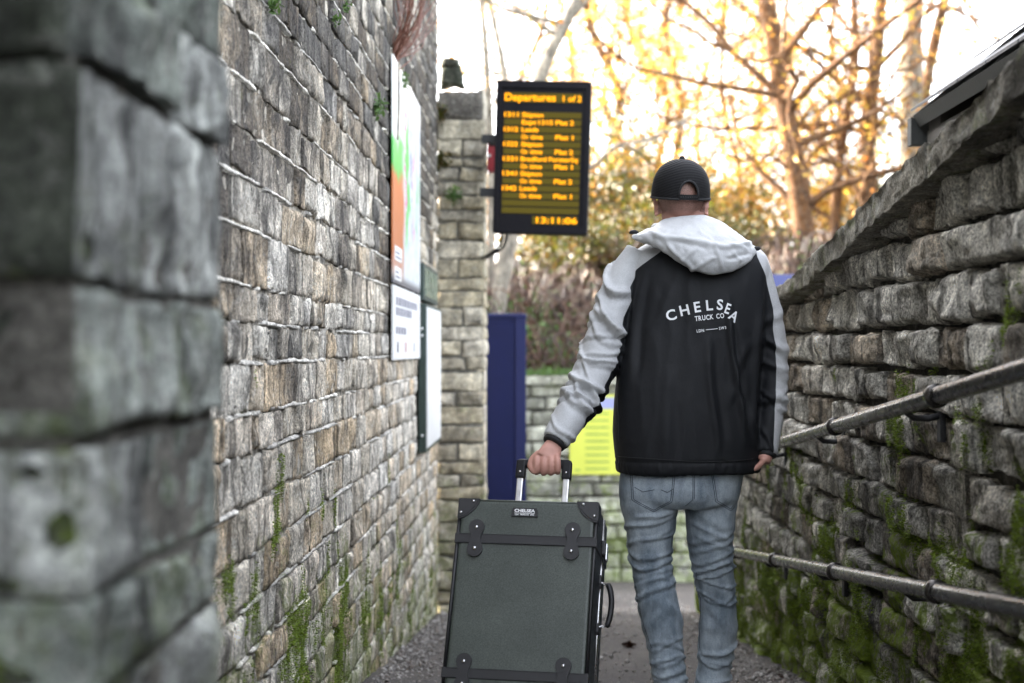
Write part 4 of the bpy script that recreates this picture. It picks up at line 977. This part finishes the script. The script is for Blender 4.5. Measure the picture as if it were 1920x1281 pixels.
    ear = (np.abs(r[:,0]+.000) > .0775); hair[ear] = 0
    at = me.attributes.new('hair', 'FLOAT', 'POINT'); at.data.foreach_set('value', hair.astype(np.float32))
    me.polygons.foreach_set('use_smooth', np.ones(len(me.polygons), bool)); return me, hc
bme, HC = make_body(); body = link('body', bme, M['skin'], man)
for s in (-1, 1):
    q = HC+Vector((s*.032, .083, .002)); V_, F_ = [], []
    tube('eye', [q+Vector((0,-.008,0)), q+Vector((0,.002,0)), q+Vector((0,.006,0))], [.011,.010,.003], M['white_paper'], body, 12, ref=(1,0,0))
# --- cap
def make_cap():
    Rm = Matrix.Rotation(R(9), 4, 'Z') @ Matrix.Rotation(R(9), 4, 'X')    # turned and tilted back a little
    c0 = P(1276, 372, 4.635); nu, nv = 160, 60; Hc = .128
    def sp(a, t):                                      # a = 0 at the back (camera side)
        r = (1-t**2.7)**(1/2.1); return c0 + (Rm @ Vector((.0955*r*math.sin(a), -.108*r*math.cos(a), Hc*t)))
    def inside(a, t):
        a = (a+math.pi) % (2*math.pi)-math.pi; x = a*.105; z = t*Hc
        return abs(x) < .0345 and .018 < z < .018+.042*math.sqrt(max(0, 1-(x/.0345)**2))
    V = [sp(2*math.pi*i/nu, .998*j/nv) for j in range(nv+1) for i in range(nu)]
    Fc = [(j*nu+i, j*nu+(i+1)%nu, (j+1)*nu+(i+1)%nu, (j+1)*nu+i) for j in range(nv) for i in range(nu) if not inside(2*math.pi*(i+.5)/nu, (j+.5)/nv)]
    Fc.append(tuple(nv*nu+i for i in range(nu)))
    m, nt, b = new_mat('black_cap_mesh'); at = nd(nt, 'ShaderNodeAttribute', attribute_name='rib'); g = nd(nt, 'ShaderNodeNewGeometry')
    s_ = mth(nt, 'SINE', mth(nt, 'MULTIPLY', at.outputs['Fac'], 2*math.pi*26)); k = ramp(nt, s_, [(.0, .4), (.65, 1.9)])
    c = mix(nt, 1.0, (.006,.006,.0068,1), k, 'MULTIPLY'); c = mix(nt, 1.0, c, ramp(nt, noi(nt, g.outputs['Position'], 900, 2), [(.3,.6),(.7,1.5)]), 'MULTIPLY')
    nt.links.new(c, b.inputs['Base Color']); b.inputs['Roughness'].default_value = .75; bump(nt, b, s_, .35, .0015); b.inputs['Specular IOR Level'].default_value = .2
    me = mesh_np('crown', np.array([list(v) for v in V]), Fc, True)
    a_ = me.attributes.new('rib', 'FLOAT', 'POINT'); a_.data.foreach_set('value', np.array([j/nv + .05*math.cos(2*2*math.pi*i/nu) for j in range(nv+1) for i in range(nu)], np.float32))
    cap = empty('cap'); cap.parent = man; cap.matrix_parent_inverse = PMW(man).inverted()
    link('crown', evaluated(me, [('SOLIDIFY', dict(thickness=.003, offset=-1))]), m, cap)
    arch = [(x, .018+.042*math.sqrt(max(0, 1-(x/.0345)**2))) for x in .0345*np.cos(np.linspace(math.pi, 0, 30))]
    arch = [(-.0345, .010)]+arch+[(.0345, .010)]
    tube('opening_binding', [sp(x/.105, z/Hc) for x, z in arch], .0035, M['cuff'], cap, 8)
    tube('sweatband', [sp(a, .012) for a in np.linspace(.33, 2*math.pi-.33, 90)], .0036, M['cuff'], cap, 8, ref=(0,0,1))
    st = Acc(); aa = np.linspace(-.36, .36, 24); sv = []
    for a in aa:
        n_ = (sp(a, .05)-sp(a, .05).lerp(c0, .05)); o = Rm @ Vector((.0025*math.sin(a), -.0025*math.cos(a), 0))
        sv += [sp(a, -.02 if False else .0)+o, sp(a, .135)+o, sp(a, .135)-o, sp(a, .0)-o]
    st.add([list(v) for v in sv], [(i*4+j, (i+1)*4+j, (i+1)*4+(j+1)%4, i*4+(j+1)%4) for i in range(23) for j in range(4)]+[(0,1,2,3), (95,94,93,92)])
    sp_ = link('snap_strap', st.mesh('snap_strap'), M['black_plastic'], cap)
    for a in np.linspace(-.27, .27, 8):
        q = sp(a, .07); o = Rm @ Vector((math.sin(a), -math.cos(a), 0)); tube('snap', [q+o*.002, q+o*.0045, q+o*.0052], [.0022,.0020,.0008], M['metal_dark'], sp_, 7, ref=(1,0,0))
    t_ = sp(0, .998); t_ = c0+(Rm @ Vector((0,0,Hc))); tube('top_button', [t_+Vector((0,0,-.003)), t_+Vector((0,0,.003)), t_+Vector((0,0,.007)), t_+Vector((0,0,.009))], [.009,.009,.0065,.002], M['cuff'], cap, 14, ref=(1,0,0))
    bv = []; nb_ = 30
    for i in range(nb_):
        a = math.pi-1.05+2.1*i/(nb_-1); e_ = math.cos((i/(nb_-1)-.5)*math.pi)
        p0 = sp(a, .02); p1 = p0 + (Rm @ Vector((0, .075*e_, -.012*abs(i/(nb_-1)-.5)*2-.004)))
        bv += [p0, p1, p1+Vector((0,0,-.004)), p0+Vector((0,0,-.004))]
    ba = Acc(); ba.add([list(v) for v in bv], [(i*4+j, (i+1)*4+j, (i+1)*4+(j+1)%4, i*4+(j+1)%4) for i in range(nb_-1) for j in range(4)])
    link('brim', ba.mesh('brim', True), M['cuff'], cap)
make_cap()
#PART5
# ------------------------------------------------------------------ trees and plants
M['bark_grey'] = stone_mat('grey_bark', [(.20,.175,.14),(.24,.21,.17)], soot=.3, streak=.5, lichen=.3, bmp=.8)
M['bark_brown'] = stone_mat('warm_bark', [(.085,.042,.019),(.115,.060,.027)], soot=.2, streak=.5, lichen=.15, bmp=.8)
M['bramble'] = leaf_mat('bramble_stems', [(.018,.005,.002),(.036,.011,.004),(.085,.034,.012),(.010,.004,.002)], .0)
M['red_twig'] = leaf_mat('red_twigs', [(.09,.028,.016),(.14,.05,.028),(.06,.022,.015)], .0)
M['leaf_gold'] = leaf_mat('golden_leaves', [(.30,.13,.02),(.38,.22,.035),(.24,.19,.025),(.30,.10,.02),(.42,.30,.07)], .5)
M['leaf_olive'] = leaf_mat('yellow_green_leaves', [(.040,.048,.006),(.070,.070,.008),(.022,.032,.005),(.12,.075,.010),(.09,.045,.008)], .35)
M['leaf_green'] = leaf_mat('green_leaves', [(.045,.09,.02),(.07,.14,.03),(.10,.16,.04)], .35)
M['leaf_dead'] = leaf_mat('dead_leaves', [(.020,.006,.0015),(.040,.012,.003),(.010,.004,.0015),(.060,.021,.006)], .3)
M['leaf_dark'] = leaf_mat('evergreen_leaves', [(.020,.040,.012),(.035,.06,.018)], .25)
M['moss'] = leaf_mat('moss_blades', [(.06,.08,.010),(.15,.22,.018),(.26,.36,.030),(.09,.14,.013),(.09,.085,.025)], .3)
M['gravel'] = leaf_mat('gravel', [(.10,.09,.08),(.20,.185,.17),(.32,.30,.28),(.14,.11,.09)], .0)

def grow(acc, tips, rng, p0, d, L, r, depth, sides):
    n = 5; pts = [np.array(p0, float)]; d = np.array(d, float)
    for i in range(n):
        d = d + rng.normal(0, .16, 3) + np.array((0,0,.05)); d /= np.linalg.norm(d); pts.append(pts[-1]+d*L/n)
    acc.add(*tube_arr(pts, np.linspace(r, r*.45, n+1), None, sides, caps=False))
    if depth == 0: tips.extend(pts[2:]); return
    for k in range(rng.integers(3, 5)):
        i = rng.integers(1, n+1); nd_ = d + rng.normal(0, .75, 3); nd_[2] += .15; nd_ /= np.linalg.norm(nd_)
        grow(acc, tips, rng, pts[i], nd_, L*rng.uniform(.45, .75), r*.5*rng.uniform(.7, 1.05), depth-1, max(3, sides-2))
def tree(trunk_px, Y, r0, seed, label, bark, leafm, nlimb=7, limbL=2.2, nleaf=2500, leaf=(.03,.06), limbs=(), group=None, name='tree', depth=2, tmin=.35):
    rng = np.random.default_rng(seed); pts = [P(u, v, Y) for u, v in trunk_px]
    base = pts[0].copy(); base.z = zhill(np.array(base.x), np.array(Y))-.1
    if base.z < pts[0].z-.02: pts = [base]+pts
    pts = np.array([list(p) for p in pts]); pts[1:,1] += rng.normal(0, .12, len(pts)-1).cumsum()*.4
    path = catmull(pts, 28); t = empty(name, path[0], label, 'tree', group)
    acc = Acc(); acc.add(*tube_arr(path, np.linspace(r0, r0*.55, 28)*(1+.06*np.sin(np.arange(28)*1.3)), None, 12))
    link('trunk', acc.mesh('trunk', True), bark, t)
    br = Acc(); tips = []
    for k in range(nlimb):
        i = int(rng.uniform(tmin, .98)*27); a = rng.uniform(0, 6.28); dd = np.array((math.cos(a), .6*math.sin(a), rng.uniform(.1, .9))); dd /= np.linalg.norm(dd)
        grow(br, tips, rng, path[i], dd, limbL*rng.uniform(.6, 1.2), r0*.32, depth, 6)
    for poly, r in limbs:
        q = catmull([P(u, v, Y-.2*j) for j, (u, v) in enumerate(poly)], 24); br.add(*tube_arr(q, np.linspace(r, r*.35, 24), None, 7))
        for k in range(9):
            i = rng.integers(6, 23); grow(br, tips, rng, q[i], rng.normal(0, 1, 3), .5*rng.uniform(.5, 1.3), r*.35, 1, 4)
    if br.V: tag(link('branches', br.mesh('branches', True), bark, t), kind='stuff')
    if nleaf and tips:
        tp = np.array(tips); C = tp[rng.integers(0, len(tp), nleaf)] + rng.normal(0, .10, (nleaf,3))
        V, Fq = leaf_quads(C, leaf[0], leaf[1], rng); tag(link('crown', mesh_np('crown', V, Fq), leafm, t), kind='stuff')
    return t
tree([(930,640),(938,540),(958,440),(985,290),(1012,150),(1050,60),(1095,-30),(1150,-160)], 16.2, .10, 1, 'pale leaning slender tree rising behind the departures screen', M['bark_grey'], M['leaf_gold'], 4, 1.2, 150,
     limbs=[([(985,330),(1060,318),(1112,312),(1155,275),(1235,254),(1335,192)], .035)], tmin=.6)
tree([(918,620),(921,350),(914,150),(903,0),(893,-110)], 17.5, .055, 2, 'thin upright grey tree beside the broken finial', M['bark_grey'], M['leaf_gold'], 5, 1.0, 120, group='thin trees behind the pillar')
tree([(950,600),(950,300),(946,150),(928,50),(905,-60)], 18.5, .06, 3, 'thin grey tree curving left above the departures screen', M['bark_grey'], M['leaf_gold'], 5, 1.2, 120, group='thin trees behind the pillar')
GT = 'tall bare trees on the bank'
tree([(1512,492),(1494,340),(1468,180),(1442,20),(1425,-120)], 20, .19, 4, 'tall leaning brown trunk with one long bare limb, nearest the blue board', M['bark_brown'], M['leaf_gold'], 10, 2.8, 1800, depth=3, group=GT,
     limbs=[([(1462,180),(1400,168),(1330,158),(1250,140),(1175,118),(1088,42)], .045), ([(1490,330),(1440,290),(1390,300),(1340,270)], .03)])
tree([(1560,505),(1572,300),(1600,110),(1592,-80)], 22, .10, 5, 'slim brown trunk between two stouter trunks on the bank', M['bark_brown'], M['leaf_gold'], 9, 2.4, 1500, depth=3, group=GT)
tree([(1640,470),(1630,260),(1644,100),(1656,-80)], 21.5, .16, 6, 'stout straight brown trunk on the bank with low crooked limbs', M['bark_brown'], M['leaf_gold'], 9, 2.6, 1500, depth=3, group=GT,
     limbs=[([(1635,200),(1600,170),(1560,190),(1520,150)], .05), ([(1632,260),(1670,210),(1700,240)], .05)])
tree([(1716,470),(1708,200),(1712,0),(1720,-120)], 22, .25, 7, 'thickest pale trunk on the bank, beside the shed roof', M['bark_grey'], M['leaf_gold'], 3, 2.0, 250, group=GT, tmin=.8)
tree([(1690,470),(1735,150),(1768,-10),(1790,-120)], 23, .12, 8, 'right-leaning dark trunk behind the thickest pale trunk', M['bark_brown'], M['leaf_gold'], 2, 1.5, 150, group=GT, tmin=.8)
rng0 = np.random.default_rng(55)
for k, (u, Y) in enumerate(((1130,27),(1215,33),(1290,26),(1365,31),(1420,36),(1580,34),(1050,36),(1160,44),(1340,42),(985,30))):
    j = rng0.uniform(-25, 25, 5)
    tree([(u,520),(u+j[0],350),(u+j[1]*1.6,180),(u+j[2]*2,30),(u+j[3]*2.4,-130)], Y, .07+.04*rng0.random(), 100+k, 'slender golden-lit tree among the undergrowth beyond the brambles', M['bark_brown'], M['leaf_gold'], 12, 2.6, 3600,
         leaf=(.03,.075), group='golden trees beyond the brambles', depth=3, tmin=.1)
def bush(c, rad, h, seed, label, leafm, nleaf, leaf=(.03,.07), group=None, stemm=None, name='shrub', cat='shrub'):
    rng = np.random.default_rng(seed); c = Vector(c); t = empty(name, c, label, cat, group); ac = Acc(); tips = []
    for k in range(26):
        a = rng.uniform(0, 6.28); q = rng.uniform(.2, 1)**.6; e_ = np.array((c.x+rad*q*math.cos(a), c.y+rad*.8*q*math.sin(a), c.z+h*rng.uniform(.45, 1.0)*(1.15-.5*q)))
        s_ = np.array(c)+np.array((math.cos(a), math.sin(a), 0))*rad*.15; mid = (s_+e_)/2+rng.normal(0, .12*rad, 3)+np.array((0,0,.15*h))
        pth = catmull([s_, mid, e_], 9); ac.add(*tube_arr(pth, np.linspace(.018, .006, 9), None, 5)); tips.extend(pth[3:])
    link('stems', ac.mesh('stems', True), stemm or M['bramble'], t)
    tp = np.array(tips); cl = tp[rng.integers(0, len(tp), 160)]+rng.normal(0, .16*rad, (160,3)); C = cl[rng.integers(0, 160, nleaf)]+rng.normal(0, .085*rad+.03, (nleaf,3))
    C[:,2] = np.maximum(C[:,2], c.z+.02)
    V, Fq = leaf_quads(C, leaf[0], leaf[1], rng); tag(link('foliage', mesh_np('foliage', V, Fq), leafm, t), kind='stuff'); return t
def hz(u, Y): x = (u-U0)*Y/F; return (x, Y, float(zhill(np.array(x), np.array(Y)))-.03)
for k, (u, Y, rad, h) in enumerate(((1150,18.6,.9,.75),(1245,19.2,1.0,.9),(1350,19.0,.8,.6),(1075,19.6,.9,.8))):
    bush(hz(u, Y), rad, h, 200+k, 'yellow-green leafy bush at the top of the bramble bank', M['leaf_olive'], 2600, (.025,.055), 'yellow-green bushes above the brambles')
for k, (u, Y, rad, h) in enumerate(((1110,23,1.6,2.3),(1230,24,1.8,2.6),(1360,25,1.7,2.4),(1480,27,1.8,2.8),(1600,28,2.0,3.0),(1010,25,1.6,2.4))):
    bush(hz(u, Y), rad, h, 220+k, 'tall sunlit golden bush in the undergrowth behind the trees', M['leaf_gold'] if k % 2 else M['leaf_olive'], 3600, (.03,.075), 'golden bushes in the undergrowth', M['bark_brown'])
for k, (x, y, rad, h) in enumerate(((-2.9,14.2,1.2,4.2),(-4.6,16.3,1.6,5.2),(-3.4,18.0,1.4,4.6),(-2.6,12.4,1.0,3.4),(-1.95,11.5,.75,2.7),(-6.6,19.0,2.0,5.5))):  # out of view, added to keep the sun off the bank and ramp foot
    z = float(zhill(np.array(x), np.array(y)))-.05 if y > 14.9 else gz(y)-.05
    bush((x, y, z), rad, h, 240+k, 'unseen dark evergreen bush added beyond the tall wall to block the sun', M['leaf_dark'], 9000, (.05,.10), 'unseen evergreens added to block the sun', M['bark_brown'])
# brambles, dead leaves and green sprigs on the bank
rng = np.random.default_rng(70); ac = Acc()
for k in range(2000):
    x = rng.uniform(-1.6, 4.6); y = 14.9+4.2*rng.random()**.8; z = float(zhill(np.array(x), np.array(y))); a = rng.normal(0, 1.0); L = rng.uniform(.3, .9); hgt = rng.uniform(.05, .55)
    d = np.array((math.sin(a), -.5*abs(math.cos(a)), 0))*L; p0 = np.array((x, y, z))
    q = catmull([p0, p0+d*.4+np.array((0,0,hgt)), p0+d*.8+np.array((0,0,hgt*.8)), p0+d*1.1+np.array((rng.normal(0,.05), 0, hgt*.1-.05))], 7)
    ac.add(*tube_arr(q, rng.uniform(.005, .017)*np.linspace(1, .5, 7), None, 4, caps=False))
tag(link('brambles', ac.mesh('brambles', True), M['bramble']), 'tangled brown bramble stems covering the bank above the low wall', 'brambles', kind='stuff')
n = 11000; x = rng.uniform(-1.6, 4.6, n); y = 14.88+4.4*rng.random(n)**.9; C = np.stack([x, y, zhill(x, y)+np.abs(rng.normal(0, .12, n))], -1)
V, Fq = leaf_quads(C, .025, .065, rng); tag(link('dead_leaves', mesh_np('dead_leaves', V, Fq), M['leaf_dead']), 'dead brown leaves lying among the bramble stems', 'leaves', kind='stuff')
cl = np.stack([rng.uniform(-1.2, 4.4, 260), 14.9+4.2*rng.random(260)], -1); i = rng.integers(0, 260, 9000); pp = cl[i]+rng.normal(0, .10, (9000,2)); pp[:,1] = np.maximum(pp[:,1], 14.88)
C = np.stack([pp[:,0], pp[:,1], zhill(pp[:,0], pp[:,1])+.05+np.abs(rng.normal(0, .17, 9000))], -1)
V, Fq = leaf_quads(C, .018, .042, rng); tag(link('bramble_leaves', mesh_np('bramble_leaves', V, Fq), M['leaf_green']), 'small green leaves sprouting through the brown brambles', 'leaves', kind='stuff')
n = 5000; C = np.stack([rng.uniform(-1.6, 4.6, n), rng.uniform(EY-.03, EY+.34, n), np.full(n, etop+.10)+np.abs(rng.normal(0, .035, n))], -1)
V, Fq = leaf_quads(C, .012, .035, rng, .3, 1.0); tag(link('turf', mesh_np('turf', V, Fq), M['leaf_green'], ew), kind='stuff')
# twiggy plant rooted high in the tall wall
tw = P(737, 108, 6.95); tw.x = XL+.005; rng = np.random.default_rng(15)
t = empty('twiggy_wall_plant', tw, 'bare red-brown twiggy plant sprouting from the tall wall above the map poster', 'plant'); 
for k in range(46):
    d = np.array((rng.uniform(.0, .30), rng.uniform(-.35, .75), rng.uniform(.28, .62))); s_ = np.array(tw)+rng.normal(0, (.002,.05,.03)); s_[0] = XL
    q = catmull([s_, s_+d*.35+np.array((.03,0,-.02)), s_+d*.7+rng.normal(0,.02,3), s_+d], 9); q[:,0] = np.maximum(q[:,0], XL+.008)
    V, Fc = tube_arr(q, rng.uniform(.002,.004)*np.linspace(1,.4,9), None, 5); link('twig', mesh_np('twig', V, Fc, True), M['red_twig'], t)
q = catmull([P(742,115,6.95), P(762,128,6.95), P(757,165,6.95), P(742,205,6.95), P(733,262,6.9)], 16); q[:,0] = np.maximum(q[:,0]*0+XL+.03, XL+.03)
tube('hanging_root', q, .005, M['bark_grey'], t, 6)
def sprig(u, v, Y, n, size, label, seed, m, x=None, name='fern'):
    rng = np.random.default_rng(seed); c = P(u, v, Y)
    if x is not None: c.x = x
    d = rng.normal(size=(n,3)); d[:,1] = -abs(d[:,1]) if x is None else d[:,1]; 
    if x is not None: d[:,0] = abs(d[:,0])
    d /= np.linalg.norm(d, axis=1)[:,None]; C = np.array(c)+d*size*rng.random(n)[:,None]
    V, Fq = leaf_quads(C, size*.15, size*.38, rng, .4); tag(link(name, mesh_np(name, V, Fq), m), label, 'plant', 'small plants rooted in the walls')
sprig(850, 366, 9.87, 90, .075, 'small bright fern rooted in the buff pillar, facing the ramp', 1, M['leaf_green'])
sprig(826, 300, 9.86, 110, .085, 'dark fern tuft where pillar meets tall wall', 2, M['leaf_olive'])
sprig(822, 215, 9.86, 110, .10, 'mossy plant below the pillar cap at the tall wall', 3, M['leaf_olive'])
for k, (u, v) in enumerate(((500,8),(620,35),(640,12),(745,150),(700,200))):
    Y = XL*F/(u-U0); sprig(u, v, Y, 60, .035 if k < 3 else .06, 'little green weed rooted in a joint high on the tall wall', 20+k, M['leaf_green'], x=XL+.01, name='weed')
# ------------------------------------------------------------------ moss, grit and fallen leaves
def moss(key, count, hmax, thr, label, parent, seed, blade=(.003,.009), zs=3.2):
    rng = np.random.default_rng(seed); Pn, nr = STONE_PTS[key]
    h = Pn[:,2]-gz(Pn[:,1]); k = (h > -.02) & (h < hmax) & (Pn[:,1] > 2.4); Q = Pn[k]; h = h[k]
    if len(Q) > 60000: 
        s_ = rng.choice(len(Q), 60000, False); Q = Q[s_]; h = h[s_]
    nz_ = np.array([mnoise.fractal(Vector((q[0]*3, q[1]*3.4, q[2]*zs)), .8, 2.1, 4) for q in Q]); sc = nz_ - thr - .55*(h/hmax)**1.5
    Q = Q[sc > 0]; wgt = sc[sc > 0]
    if len(Q) == 0: return
    i = rng.choice(len(Q), count, p=wgt/wgt.sum()); n_b = 9
    C = np.repeat(Q[i], n_b, 0)+rng.normal(0, .011, (count*n_b,3)); C -= nr*((C-np.repeat(Q[i], n_b, 0))@nr)[:,None]
    d = rng.normal(0, .7, (count*n_b,3))+nr*1.0+np.array((0,0,-.15)); d /= np.linalg.norm(d,axis=1)[:,None]; L = rng.uniform(*blade, count*n_b)[:,None]
    e_ = np.cross(d, rng.normal(size=d.shape)); e_ /= np.linalg.norm(e_,axis=1)[:,None]
    V = np.stack([C-e_*L*.28-nr*.002, C+e_*L*.28-nr*.002, C+d*L], 1).reshape(-1,3)
    tag(link('moss', mesh_np('moss', V, np.arange(len(V)).reshape(-1,3)), M['moss'], parent), kind='stuff')
moss('R', 20000, 1.25, .02, '', rw, 1); moss('L', 7000, 1.05, .10, '', lw, 2, zs=2.6); moss('E', 900, 2.4, .10, '', ew, 3, (.01,.025))
rng = np.random.default_rng(90); n = 9500
side = rng.random(n); x = np.where(side < .38, XL+.03+np.abs(rng.normal(0, .14, n)), np.where(side < .72, XR-.04-np.abs(rng.normal(0, .17, n)), rng.uniform(XL, XR, n))); x = np.clip(x, XL+.02, XR-.02)
y = 3.0+9*rng.random(n)**1.3; r_ = rng.gamma(2.2, .0021, n)+.002; base = np.array([(1,0,0),(-1,0,0),(0,1,0),(0,-1,0),(0,0,.8),(0,0,-.5)]); of = np.array([(0,2,4),(2,1,4),(1,3,4),(3,0,4),(2,0,5),(1,2,5),(3,1,5),(0,3,5)])
V = (base[None]*r_[:,None,None]*rng.uniform(.6, 1.4, (n,6,1)) + np.stack([x, y, gz(y)+.004+r_*.25], -1)[:,None,:]).reshape(-1,3); Fq = (of[None]+6*np.arange(n)[:,None,None]).reshape(-1,3)
tag(link('grit', mesh_np('grit', V, Fq), M['gravel']), 'loose grit and small stones scattered along the path edges', 'grit', kind='stuff')
n = 150; x = np.clip(np.where(rng.random(n) < .6, XR-.05-np.abs(rng.normal(0,.16,n)), XL+.05+np.abs(rng.normal(0,.3,n))), XL+.03, XR-.03); y = 3.2+8*rng.random(n)
V, Fq = leaf_quads(np.stack([x, y, gz(y)+.014], -1), .008, .022, rng); V[:,2] = np.maximum(V[:,2]*.35+.65*(gz(V[:,1])+.012), gz(V[:,1])+.009)
tag(link('fallen_leaves', mesh_np('fallen_leaves', V, Fq), M['leaf_dead']), 'small dry brown leaves fallen along the foot of the walls', 'leaves', kind='stuff')
c = P(1179, 1203, 7.3); c.z = gz(7.3)+.02; C = np.array(c)+rng.normal(0, (.014,.011,.006), (30,3)); V, Fq = leaf_quads(C, .012, .026, rng); V[:,2] = np.maximum(V[:,2], gz(V[:,1])+.008)
tag(link('leaf_clump', mesh_np('leaf_clump', V, Fq), M['leaf_dead']), 'dark clump of sodden leaves lying on the path past the suitcase', 'leaves')
